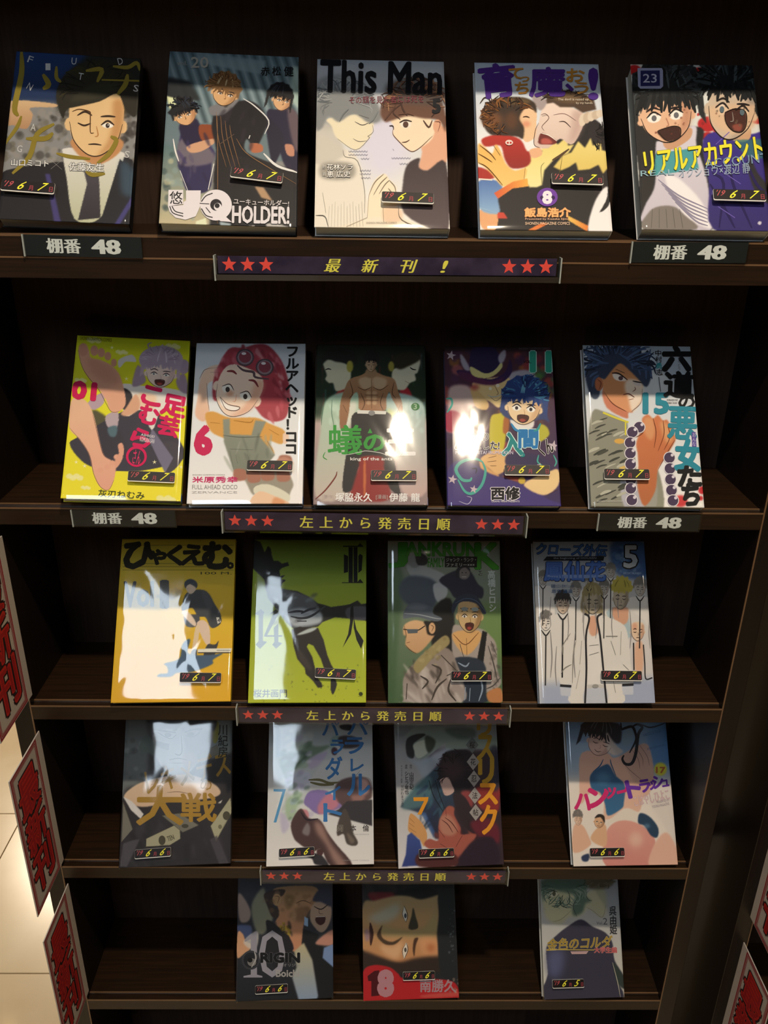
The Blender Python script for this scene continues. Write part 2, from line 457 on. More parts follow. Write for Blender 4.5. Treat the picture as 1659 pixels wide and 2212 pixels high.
def a2(A):
    A.p('40 100 1310 100 1310 1100 40 1100', '#56707c', 0, 1, '#6d7d84')
    for i in range(26):
        x = 160 + i * 45
        A.p([(x - 60, 100), (x - 40, 100), (x + 190, 760), (x + 160, 760)], '#2c3b40' if i % 2 else '#9aaab2', 4, .55)
    A.p('400 130 1000 210 960 330 430 230', '#7e949e', 10, .8)
    A.p('130 350 330 390 420 560 110 560', '#1b1e22', 14, .9)
    A.p('1230 260 1290 260 1300 640 1210 560', '#b8d0c4', 12, .7)
    A.p('40 940 520 1000 500 1700 40 1700', '#567278', 20, 1, '#c3b795')
    A.speck((80, 980, 420, 1650), 30, 34, ['#31464c', '#d9cfa6', '#8aa0a0'], .5, 6)
    A.p('540 1300 1300 1200 1290 1740 500 1700', '#17181d', 10)
    A.p('900 1320 980 1330 1060 1450 960 1420', '#b08f6e', 4)
    A.p('380 1630 470 1600 480 1690 380 1680', '#dfe4c4', 3); A.p('1000 1650 1080 1640 1230 1690 1230 1720 1010 1700', '#b9b6b4', 4); A.p('780 1680 900 1665 900 1700 780 1695', '#d6d4d4', 3)
    A.p('700 1660 780 1660 780 1700 700 1700', '#1a1a1a', 3); A.p('590 1630 690 1650 690 1700 600 1690', '#9fb0b8', 6)
    # left figure
    A.s_('240 880 300 820 540 1000 520 1120 500 1350 310 1370 250 1200 220 1120', '#2a2550', 4); A.s_('250 900 500 980 530 1110 240 1130', '#6d6472', 8)
    A.s_('240 770 380 720 430 850 400 980 300 960 250 870', '#211a3a', 4)
    A.s_('410 780 560 790 570 880 440 920', '#8a4526', 3); A.s_('310 960 520 900 540 940 430 1010 330 1020', '#cf9f7e', 3)
    A.l('240 1180 310 1360', 10, '#e9e9e9'); A.l('540 1120 490 1350', 14, '#ecebe8'); A.l('180 900 200 1010 230 1100', 14, '#e6e4e2')
    A.face(285, 690, 92, 88, '#d9aa7c', '#ad7a55', -18, -.4, 'open', None)
    A.hair(280, 680, 98, 92, '#14151c', '#2d3440', -18, 6, -.1, .35, 3, .25)
    A.p('120 520 200 540 210 590 150 640', '#dfe6b6', 6)
    # right figure
    A.s_('1010 660 1090 640 1230 640 1290 1000 1270 1200 1170 1140 1100 950 1020 900', '#211d38', 4); A.s_('1190 640 1290 700 1290 1000 1240 950', '#63535c', 8)
    A.s_('1000 740 1060 740 1160 900 1080 1120 1040 1060', '#1d1930', 4); A.s_('1170 950 1240 960 1250 1050 1190 1040', '#c08870', 3)
    A.face(1145, 560, 80, 88, '#d7aa80', '#a9795a', 12, .4, 'open', None)
    A.hair(1120, 550, 100, 96, '#15141a', '#333844', 12, 5, -.1, 1.1, 5, .06)
    # middle figure in long black coat
    A.s_('560 640 640 610 800 560 930 600 1010 740 960 900 900 980 830 900 830 1020 1100 1130 1290 1200 1290 1350 900 1290 560 1350 560 1000 520 800', '#17141b', 4)
    A.s_('860 940 960 950 970 1010 880 1020', '#b26a4a', 3)
    A.s_('500 620 600 590 650 620 740 520 760 560 640 680 520 690', '#77777c', 6)
    A.l('800 545 900 610 1025 740 990 860', 12, '#d8d8da'); A.l('980 1030 1100 1140 1290 1200', 22, '#e3e3e2'); A.l('860 870 850 900', 18, '#dddddd')
    for x in (560, 600, 640, 680): A.l([(x, 660 + (x - 560)), (x + 20, 900), (x + 90, 1150)], 5, '#8f6a48')
    A.l('570 700 575 1100 572 1650', 5, '#8f6a48'); A.l('590 950 720 860', 16, '#5a4a40'); A.l('740 900 820 1020 1000 1140 1270 1300', 5, '#a07a50')
    A.face(635, 500, 105, 105, '#d4a878', '#a67a50', 14, .3, 'open', None)
    A.hair(625, 490, 118, 118, '#7d5c3a', '#c7b08a', 14, 7, -.05, .2, 8, .14)
    A.strands(620, 430, 150, 110, ['#6a4c2e', '#94704a', '#5c4028'], 40, 170, 370, 9, 1.15, 4)
    A.strands(275, 620, 130, 90, ['#101118', '#242a38'], 30, 170, 370, 9, 1.25, 4)
    A.folds((560, 660, 900, 1300), 16, 16, ['#0f0c12', '#2a2430'], 100, 3)
    A.folds((250, 900, 520, 1350), 12, 14, ['#1c183c', '#3c3468', '#57506a'], 80, 4)
    A.t('20', (340, 180, 492, 275), '#9c9c96', .02); A.t('vol.', (215, 215, 305, 252), '#8d8d88', 0)
    A.v('赤', (955, 265, 1035, 345), '#14161a', .02); A.v('松', (1055, 262, 1135, 345), '#14161a', .02); A.v('健', (1160, 262, 1245, 350), '#14161a', .02)
    k = A.ink
    w_ = '#e4dfe6'
    k.fill([(140, 1355), (270, 1355), (270, 1480), (135, 1500)], w_); k.fill(PT('295 1360 425 1360 420 1500 380 1590 290 1620 200 1600 150 1550 135 1500 270 1490 275 1460 295 1450'), w_)
    A.t('悠', (150, 1368, 262, 1480), '#2a2a2c', .01)
    A.l('150 1500 180 1560 270 1590', 9, '#2a2a2c', False); A.l('170 1500 200 1545 270 1565', 9, '#2a2a2c', False)
    k.disc(560, 1490, 140, 137, w_, 32); k.fill(PT('610 1560 700 1640 600 1632 560 1600'), w_)
    k.disc(560, 1488, 52, 52, '#2c2a30'); k.disc(575, 1505, 34, 34, w_)
    k.disc(570, 1495, 22, 22, '#2c2a30')
    A.l('530 1385 470 1410 430 1460', 10, '#3a383c', False); A.l('415 1475 500 1480', 8, '#3a383c', False); A.l('430 1520 470 1580 530 1600', 10, '#3a383c', False); A.l('470 1510 510 1560', 8, '#3a383c', False)
    A.t('HOLDER!', (705, 1502, 1205, 1650), '#dedae0', .045, 1, 0, '#222226', .03)
    A.t('ユーキューホルダー!', (715, 1440, 1205, 1492), '#cfcacf', .02, 2.5, 0, '#2a2a2a', .03)

def a3(A):
    A.p('60 180 1300 180 1300 1750 60 1750', '#b9c2ce', 0, 1, '#f2efe9')  # bluish top to warm white paints shade from the shelf above
    A.e(700, 950, 230, 300, '#d8d6ec', 70, .9)
    A.s_('90 420 300 330 520 430 660 640 640 760 90 800', '#8d9296', 20, .8)
    # left person, pencil grey
    A.s_('90 900 330 980 460 1080 520 1350 540 1660 90 1700', '#e6e0d4', 10); A.s_('90 780 240 790 330 960 330 1060 90 1120', '#c6c1b8', 15, .8)
    A.s_('200 720 560 680 600 760 585 860 540 920 440 1000 280 900 230 790', '#e9dfc4', 4)
    A.s_('95 640 200 480 400 440 600 540 665 720 560 760 430 680 320 740 280 750 200 700 150 800 95 820', '#83878a', 8)
    A.l('435 750 500 780 560 760', 8, '#5a5550'); A.l('420 900 470 925 540 920', 6, '#6a605a'); A.l('590 780 600 830 580 860 550 880 560 900 440 1000 280 900', 5, '#6a645e')
    A.l('330 1000 350 1060 460 1100 520 1350 520 1560', 6, '#77726a'); A.l('470 690 560 720', 8, '#55504c')
    A.strands(330, 560, 260, 190, ['#73787c', '#989ca0', '#646a70', '#aeb2b4'], 60, 150, 380, 10, 1.15, 5, .5)
    A.strands(960, 560, 290, 200, ['#4a342e', '#74503e', '#3c2c2a', '#86624c', '#a07a5c'], 70, 150, 385, 10, 1.1, 6, .5)
    A.l('700 740 760 660 800 600', 14, '#5b4036'); A.l('900 700 860 640 840 560', 14, '#4a342e'); A.l('1040 740 1090 800 1120 740', 14, '#5b4036'); A.l('300 750 330 690 380 640', 12, '#73787c'); A.l('560 770 600 730 640 660', 12, '#7d8286')
    for i in range(12): A.l([(210 + i * 26, 1500 - (i % 3) * 20), (200 + i * 28, 1680)], 5, '#a8a49c')
    A.l('90 1580 170 1590 200 1680', 7, '#6e6a64'); A.l('150 1380 180 1560', 5, '#8f8b84')
    # right person, coloured
    A.s_('1010 860 1240 800 1240 1130 1080 1180 1000 1160 1030 1020', '#dfa98c', 6)
    A.s_('900 1130 1010 1070 1000 1150 1080 1180 1240 1110 1270 1650 1180 1720 870 1560 860 1300', '#3a2f33', 5, 1, '#55484c')
    A.s_('760 720 1000 690 1140 760 1120 900 1000 990 920 1010 800 900 770 860 780 790', '#f0dcc0', 4)
    A.s_('660 660 720 520 900 440 1120 470 1230 640 1240 840 1180 740 1040 720 900 700 760 740 700 750', '#5b4036', 8, 1, '#6e4a3a')
    A.s_('720 420 900 360 1100 380 1220 480 1200 600 760 560', '#4c4644', 25, .75)
    A.e(1165, 790, 38, 60, '#dca688', 2); A.l('1140 750 1190 760 1170 840', 5, '#70453a')
    A.e(885, 770, 48, 34, '#efe6dc', 2); A.ink.disc(885, 776, 24, 26, '#5a4038'); A.l('830 760 880 738 940 750', 10, '#3c2a26'); A.l('740 790 770 790 780 820', 9, '#3c2a26')
    A.l('850 935 890 930 920 912', 6, '#6a463a'); A.l('780 800 770 850 800 900 920 1010 1000 990 1120 880', 5, '#7a5648'); A.l('820 690 900 680 960 700', 8, '#6a4a3e')
    # joined hands and forearms
    A.s_('560 1400 620 1260 700 1210 740 1260 800 1330 800 1450 820 1560 840 1620 700 1640 560 1640', '#efe2c8', 5); A.s_('60 1740 360 1660 560 1600 700 1600 860 1610 1080 1710 900 1750', '#ece2cf', 8)
    A.s_('690 1500 830 1500 850 1620 700 1640', '#e6c3a4', 12, .8)
    for P in ('560 1400 610 1290 690 1215', '600 1400 660 1300 720 1240', '650 1390 700 1310 740 1270', '740 1270 790 1330 800 1420', '730 1340 760 1380 730 1400', '560 1400 545 1600', '685 1510 690 1640', '820 1500 850 1620 1080 1715', '545 1600 360 1680'): A.l(P, 6, '#8d8072')
    for y, x0, x1 in ((1015, 380, 560), (1045, 380, 570), (1080, 490, 575), (1075, 760, 940), (1125, 830, 920), (1185, 480, 590), (1215, 480, 595), (1250, 490, 590), (1000, 770, 800)): A.l([(x0 + i * 12, y + (6 if i % 2 else -6)) for i in range(int((x1 - x0) / 12))], 3, '#8a8aa0', False)
    A.t('This Man', (135, 225, 1200, 500), '#14161c', .035, 1.5)
    A.t('その顔を見た者には死を', (385, 525, 1045, 590), '#7d3a48', .0, -1)
    A.t('5', (1125, 555, 1190, 675), '#1a1c22', .05)
    A.s_('150 1120 410 1120 410 1250 150 1250', '#7d7a74', 18, .7)
    A.t('花林ソラ', (190, 1128, 415, 1180), '#f4f2ee', .01, 0, 0, '#3a3836', .04); A.t('恵 広史', (190, 1190, 395, 1245), '#f4f2ee', .01, 0, 0, '#3a3836', .04)
    A.t('原作', (150, 1135, 178, 1170), '#e8e6e0', 0, 0, 0, '#3a3836', .05); A.t('漫画', (150, 1200, 178, 1235), '#e8e6e0', 0, 0, 0, '#3a3836', .05)
    A.t('SHONEN MAGAZINE COMICS', (535, 1638, 805, 1655), '#9a948a', 0)

def a4(A):
    A.p('80 200 1340 200 1340 1000 80 1000', '#b6c6da', 0, 1, '#efeef0')
    A.p('80 900 1340 900 1340 1780 80 1780', '#efecec')
    A.s_('1010 800 1180 740 1260 900 1300 1300 1290 1480 1170 1560 1110 1720 300 1740 290 1400 560 1290 700 1200 700 1000', '#1c1a1d', 3)
    A.s_('1150 730 1250 820 1280 1000 1290 1300 1260 1500 1180 1450 1100 950', '#221c20', 5)
    A.s_('1170 1450 1290 1330 1300 1700 1110 1720', '#eeecee', 5); A.s_('1270 1150 1305 1450 1210 1550 1280 1400', '#1c1a1d', 3)
    A.s_('150 1530 300 1540 290 1700 170 1690', '#e3a878', 3)
    A.s_('135 1280 300 1270 350 1330 310 1420 320 1560 150 1520', '#4f74b4', 5, 1, '#8fb4d8'); A.l('150 1510 310 1560', 14, '#9cc0de')
    A.s_('130 1150 260 1200 270 1250 130 1250', '#a8261f', 4); A.l('135 1255 260 1265', 26, '#efe9dc')
    # fur trimmed collar
    A.p('540 1210 560 1060 640 1060 700 1010 690 950 760 980 770 890 840 950 920 880 930 960 985 950 930 1030 840 1060 800 1090 720 1180 700 1310 650 1330 590 1330 545 1260', '#e6d27c', 4, 1, '#f0e6a6')
    A.p('880 1050 960 1020 1020 920 1080 980 1130 890 1150 960 1220 930 1230 1000 1270 1010 1290 1150 1240 1210 1200 1130 1120 1170 1020 1180 1000 1110 940 1150 870 1180 800 1150', '#e9d884', 4, 1, '#dcc268')
    A.l('880 1050 860 1180 850 1200', 5, '#6a5a28'); A.l('700 1310 690 1160 720 1110', 5, '#6a5a28'); A.l('790 1090 860 1050 940 990', 22, '#5a4430')
    # large laughing head
    A.s_('670 760 700 640 780 580 1000 640 1080 720 1010 900 950 950 860 900 760 980 680 980 630 950 640 830', '#ead7cc', 3, 1, '#d6beb4')
    A.s_('980 650 1080 700 1020 880 940 940 960 800', '#b99a94', 25, .7)
    A.p('730 560 780 500 900 470 1050 490 1160 560 1180 640 1060 670 980 620 860 620 800 580 740 590', '#4a372a', 4); A.e(930, 540, 140, 40, '#7a6244', 18, .7, 5)
    A.s_('610 510 720 540 740 590 690 650 640 600', '#a09292', 6, .9)
    for i in range(5): A.e(1060 + i * 38, 725 - i * 12 + (8 if i == 0 else 0), 34, 58 - i * 6, '#dccdbb' if i % 2 == 0 else '#c9b6a2', 2, 1, 10)
    A.s_('690 850 760 870 830 920 800 950 700 950 665 930', '#6d2622', 3); A.s_('700 900 760 900 790 940 700 945', '#b5544c', 5)
    A.l('690 850 760 870 830 920', 8, '#f2e8e0'); A.l('690 690 730 680 760 720 700 790 720 830', 6, '#6a4a44'); A.l('700 700 750 690', 6, '#4a3432'); A.l('850 750 900 750 955 800', 9, '#4a3432')
    A.l('670 760 640 830 630 950 680 980', 6, '#4a3432');
    A.strands(920, 560, 230, 110, ['#33241a', '#5e4836', '#7a6448', '#2a1e16'], 44, 180, 360, 9, 1.05, 9)
    A.strands(1120, 860, 150, 160, ['#141214', '#2c2628'], 24, -40, 60, 12, 1.1, 4)
    A.l('800 690 900 680 1000 740', 5, '#a88a84')
    # child in red hooded top
    A.s_('170 900 330 860 500 900 560 1000 590 1020 600 1100 550 1150 430 1160 370 1080 330 960 200 970', '#b82a20', 4, 1, '#8d1f1a')
    A.s_('590 1000 680 980 700 1040 620 1070', '#e6b28a', 3)
    A.s_('500 660 580 620 650 660 650 760 640 880 560 930 510 860 480 780', '#e9c39c', 3); A.e(560, 770, 38, 28, '#dc8f70', 12, .8)
    A.s_('160 700 200 610 300 545 430 530 560 540 640 590 650 670 600 620 540 640 500 720 540 800 530 900 480 880 340 870 240 860 180 780', '#33241c', 4)
    A.e(260, 730, 90, 70, '#8a542c', 28, .7); A.e(430, 740, 60, 80, '#6d4122', 24, .6); A.e(480, 570, 120, 30, '#7a6238', 14, .6)
    A.l('240 600 230 550 190 540 150 590', 14, '#33261e'); A.strands(390, 700, 240, 180, ['#2a1c14', '#6a4022', '#4a3020', '#8a5a30', '#1e1410'], 70, 100, 330, 12, 1.05, 12, .4); A.l('530 710 560 705 590 715', 7, '#4a3026')
    # hand and cuff
    A.s_('130 1030 140 940 200 980 260 1030 290 950 330 1000 380 1120 460 1180 560 1160 540 1260 440 1290 350 1320 260 1220 190 1150 130 1110', '#e9b660', 4, 1, '#f0c878')
    for P in ('130 1030 200 1070 260 1110', '150 960 240 1030 290 1090', '270 960 330 1050', '130 1110 220 1160 350 1310', '540 1260 550 1160'): A.l(P, 6, '#6d4420')
    A.p('275 1380 440 1280 570 1250 580 1320 440 1340 310 1430', '#d65a30', 3, 1, '#eeb04c', (1, 0))
    A.p('305 1550 360 1550 395 1605 305 1605', '#c8402e', 2); A.p('570 1710 700 1640 760 1650 640 1710', '#e07a34', 3); A.p('930 1580 1110 1670 1100 1720 930 1620', '#e8c25c', 3, 1, '#de7a30', (1, 0))
    # title
    pv = '#4b2a86'
    A.t('育', (150, 245, 460, 530), pv, .045, -6); A.t('魔', (592, 275, 900, 528), pv, .035); A.t('!', (1115, 285, 1190, 550), pv, .03, 0)
    A.t('て', (405, 280, 530, 375), '#b98236', .03); A.t('っ', (500, 355, 585, 400), '#b98236', .03); A.t('ち', (460, 405, 580, 505), '#b98236', .03)
    A.t('お', (915, 285, 1075, 400), '#b98236', .03); A.t('う', (985, 405, 1110, 505), '#b98236', .03); A.t('、', (910, 420, 975, 480), pv, .03)
    A.t('The devil is raised up', (840, 545, 1110, 572), '#d8ccba', 0); A.t('by my hands.', (1000, 578, 1150, 602), '#d8ccba', 0)
    A.ink.disc(745, 1420, 92, 82, '#7243a6', 24); A.ink.disc(705, 1425, 24, 20, '#3a2058'); A.ink.disc(790, 1425, 24, 20, '#3a2058'); A.t('8', (708, 1370, 782, 1475), '#efe9f4', .06)
    A.t('飯島浩介', (545, 1515, 950, 1595), '#e8b878', .03, 0, 0, '#d98a5a', .04); A.t('Presented by Kosuke Iijima', (550, 1604, 940, 1626), '#e9b89a', .01); A.t('SHONEN MAGAZINE COMICS', (550, 1640, 945, 1665), '#e9c8aa', .01)
    A.ink.disc(408, 938, 34, 24, '#e8d2cc'); A.ink.disc(396, 940, 9, 9, '#b82a20'); A.ink.disc(422, 940, 9, 9, '#b82a20')

def a5(A):
    A.p('100 200 1440 200 1440 1760 100 1760', '#d8dcda')
    for x, y, r in ((210, 290, 60), (450, 250, 130), (780, 320, 70), (860, 770, 90), (860, 880, 55), (1300, 700, 90), (560, 290, 60), (1250, 640, 60), (960, 830, 50)): A.e(x, y, r, r * .75, '#b21d22', 4)
    A.speck((150, 230, 1400, 900), 40, 12, ['#b21d22', '#8d1820'], .9, 1)
    A.s_('210 700 480 800 800 800 820 1000 900 1700 300 1700 250 1200', '#1b1b1e', 4)
    A.s_('400 950 450 910 740 780 760 960 850 1250 900 1690 700 1700 560 1560 280 1640 300 1500 380 1350 400 1200', '#d3cfdc', 4, 1, '#c2bccc')
    A.s_('600 1250 800 1450 880 1650 860 1690 640 1560 480 1250', '#f0eef2', 8, .9)
    for i in range(6): A.l([(420 + i * 30, 1260 + i * 40), (600 + i * 30, 1400 + i * 45), (860, 1520 + i * 30)], 14, '#8d88a0')
    A.s_('290 1700 330 1560 420 1500 560 1500 660 1580 760 1700', '#7a7470', 6); 
    for i in range(5): A.l([(370 + i * 60, 1520), (360 + i * 70, 1690)], 8, '#55504c')
    A.s_('820 900 1050 830 1230 860 1420 900 1420 1700 910 1700 870 1300', '#37288a', 4, 1, '#2a2168')
    for P in ('900 1200 1000 1300 960 1690', '1050 1150 1100 1350 1250 1690', '1200 1100 1290 1300 1400 1400', '880 1300 1000 1500 1100 1690'): A.l(P, 26, '#221a54')
    for P in ('930 950 1050 840', '1000 1200 1150 1300', '950 1500 1100 1600'): A.l(P, 16, '#6a5ab4')
    A.s_('1230 1050 1300 1200 1420 1350 1420 1480 1300 1400 1220 1200', '#26242a', 6)
    A.s_('1080 820 1230 800 1230 900 1150 930 1070 900', '#c99f7c', 3); A.s_('470 900 700 800 700 900 520 1000', '#c89a7a', 3)
    A.face(490, 690, 225, 235, '#e2b696', '#b98468', -8, -.2, 'wide', None, '#241c1c', '#6a6a70')
    A.s_('415 830 540 790 610 800 620 850 600 900 500 920 440 880', '#3a1a12', 2); A.l('415 830 540 790 610 800 620 850 600 900 500 920 415 830', 8, '#1c1210')
    A.hair(500, 580, 270, 245, '#1e2225', '#4a5458', -6, 9, .1, .9, 4, .16)
    A.strands(500, 480, 300, 260, ['#15181a', '#2c3236', '#3c4448', '#15181a'], 80, 165, 375, 18, 1.22, 3, .35)
    for x, y, dx in ((330, 560, -60), (390, 590, -30), (440, 600, 10), (520, 600, 0), (590, 590, 30), (650, 570, 50), (280, 620, -50), (700, 600, 50)): A.l([(x, y - 130), (x + dx * .4, y - 30), (x + dx, y + 70)], 34, '#1a1d20')
    A.face(1070, 640, 205, 260, '#c9b6a2', '#8d8078', 8, .1, 'wide', None, '#241c1c', '#5a6a74')
    A.s_('880 620 1280 600 1290 760 1170 860 1000 830 900 760', '#dcb794', 20, .8)
    A.s_('1010 670 1100 635 1190 660 1200 770 1160 840 1080 830 1020 760', '#44211a', 2); A.s_('1080 780 1160 770 1150 830 1100 825', '#8a4638', 6)
    A.l('1010 670 1100 635 1190 660 1200 770 1160 840 1080 830 1020 760 1010 670', 8, '#1c1210')
    A.hair(1040, 520, 250, 240, '#191d20', '#4c585e', 8, 9, -.05, .7, 9, .16)
    A.strands(1040, 430, 280, 230, ['#121517', '#2a3034', '#3c464a', '#15181a'], 70, 165, 375, 18, 1.2, 5, .35)
    for x, y, dx in ((900, 520, -40), (960, 530, -20), (1020, 540, 10), (1100, 520, 30), (1180, 520, 60), (1240, 540, 40)): A.l([(x, y - 130), (x + dx * .4, y - 40), (x + dx, y + 40)], 30, '#171a1d')
    A.speck((300, 620, 720, 860), 16, 9, ['#7a3a30', '#8d5a44'], .8, 1); A.speck((900, 600, 1260, 850), 16, 10, ['#6a5a48', '#7a4a3a'], .8, 1)
    A.p('400 1030 750 980 780 1170 380 1225', '#2d9299', 3, .85); A.p('1100 910 1350 900 1390 1080 1220 1060 1100 960', '#2d6f70', 6, .75)
    A.ink.fill(PT('235 280 450 280 460 300 462 440 440 462 260 462 240 440'), '#9aa0c4'); A.ink.fill(PT('262 302 432 300 434 438 262 440'), '#20235a')
    A.t('23', (285, 332, 405, 408), '#b9bcd4', .01)
    A.t('リアルアカウント', (295, 945, 1345, 1150), '#e9e23a', .04, -7.5, 0, '#3a3a20', .02)
    A.t('REAL', (262, 1180, 560, 1230), '#8fb4c4', 0, -3); A.t('ACCOUNT', (830, 1060, 1385, 1140), '#7a94b4', 0, -6)
    A.t('オクショウ×渡辺 静', (600, 1140, 1230, 1230), '#9fb2c8', 0, -4)
    A.e(1318, 1645, 16, 16, '#c9c6d8', 2)

def a6(A):
    A.p('0 100 1400 100 1400 1900 0 1900', '#d8dc14', 0, 1, '#f2e428')
    for x, y, r in ((380, 200, 60), (660, 320, 50), (1170, 260, 60), (250, 600, 50), (190, 1560, 70), (300, 1670, 40), (1100, 1780, 80)):
        for k in range(4): A.e(x + (k - 1.5) * r * .5, y + (k % 2) * r * .25, r * .5, r * .38, '#f2eeaa', 4, .85)
    for x, y in ((205, 1420), (560, 280), (985, 1420), (705, 590), (1250, 1470), (290, 1460)): A.ink.star(x, y, 24, '#fbf6c4', .25)
    # seated person, legs stretched forward
    A.s_('140 1240 240 1160 700 900 960 880 1250 1230 1260 1400 900 1500 640 1510 400 1480 250 1400', '#333040', 4); A.s_('360 900 620 1080 700 1350 460 1330', '#2c2a38', 10, .8)
    A.s_('1060 1240 1220 1240 1260 1400 1100 1530', '#3a3744', 3); A.p('960 1080 1170 1380 1090 1530 930 1200', '#6f6c86', 4)
    A.s_('640 660 860 660 1100 680 1320 740 1300 860 1060 900 960 1100 850 900 700 960', '#e9e4de', 4); A.s_('820 740 1000 760 960 900 860 880', '#f0c8a4', 16, .8)
    A.s_('500 960 620 920 610 1080 520 1070', '#b8a6b0', 4); A.s_('520 1080 610 1060 600 1160 540 1160', '#4e6a78', 6)
    A.s_('660 680 760 740 740 860 680 900 620 800', '#26222a', 3); A.s_('650 940 700 880 800 740 840 880 720 960', '#dca888', 5)
    A.s_('320 830 460 730 480 830 380 900', '#b8a0ae', 4)
    sk, sh = '#dca083', '#c08268'
    A.s_('225 300 280 250 330 300 350 380 440 400 560 460 640 560 690 740 690 860 600 930 540 900 500 800 420 680 320 570 260 460', sk, 3, 1, '#e2a88c')
    for x, y, r in ((275, 300, 50), (385, 310, 40), (455, 330, 36), (520, 365, 33), (580, 430, 30)): A.e(x, y, r, r * 1.3, '#d2947a', 3)
    A.s_('330 380 560 480 640 640 480 620 360 520', '#c98a72', 30, .6)
    A.l('225 300 260 460 330 580 430 700 500 830 560 920 660 910', 5, '#6a463c')
    A.s_('150 820 240 780 320 830 380 960 440 1220 480 1350 550 1400 600 1440 580 1600 520 1700 430 1650 370 1500 330 1330 230 1180 140 1080', '#ecbe9c', 3, 1, '#e6a68e')
    for x, y in ((445, 1500), (515, 1470), (565, 1430), (610, 1370)): A.e(x, y, 32, 28, '#e6a88e', 3)
    A.s_('620 1250 660 1230 680 1290 660 1400 600 1480 590 1400 630 1330', '#e2a48a', 3)
    A.l('370 950 440 1230 480 1350 560 1400', 5, '#7a5448'); A.l('140 1080 240 1200 340 1360 380 1540 450 1670 530 1695 580 1600', 5, '#7a5448')
    # head with pale violet bunches
    A.s_('640 480 700 420 800 420 760 350 640 390 620 440', '#dcd4d0', 4)
    A.s_('820 450 900 600 830 660 760 650', '#9f8a9e', 5); A.s_('1200 600 1280 540 1330 700 1300 740 1230 700', '#9f8a9e', 5)
    A.e(1275, 470, 62, 72, '#a893a6', 3); A.e(1050, 400, 220, 140, '#b4a0b2', 4)
    A.face(1045, 540, 140, 130, '#e6cfc4', '#c4a8a4', 6, -.1, 'open', 'open', '#4a3a40', '#5c6a70')
    A.hair(1045, 500, 165, 150, '#b19eb0', '#cdbccb', 6, 6, -.15, .6, 12, .04)
    A.strands(1040, 400, 200, 150, ['#a490a4', '#c4b2c2', '#9a8498'], 40, 180, 360, 8, 1.05, 2)
    A.l('940 300 920 250 960 230', 16, '#b19eb0')
    r_ = '#d61a5c'
    A.t('足', (1060, 760, 1300, 960), r_, .05, 12); A.t('芸', (1025, 970, 1235, 1160), r_, .05, 12)
    for i, c in enumerate('こむら'):
        x, y = ((960, 760), (930, 950), (850, 1180))[i]; A.t(c, (x - 95, y - 85, x + 95, y + 90), r_, .05, 14)
    A.ink.disc(805, 1365, 104, 104, '#d61a5c', 28); A.ink.disc(805, 1368, 80, 80, '#3a3040', 28); A.t('さん', (770, 1300, 850, 1440), '#e8306c', .01, 10)
    A.t('01', (170, 630, 395, 790), '#cf1456', .08, 6)
    A.t('灰刃ねむみ', (425, 1705, 885, 1780), '#3c4420', .02, 3); A.t('SHONEN CHAMPION COMICS', (245, 180, 560, 215), '#6a6a10', 0, 4)
    A.t('ASHIGEI', (850, 1145, 985, 1170), '#e8e4ea', .01, 10); A.t('KOMURA-SAN', (840, 1180, 985, 1225), '#e8e4ea', .01, 10)

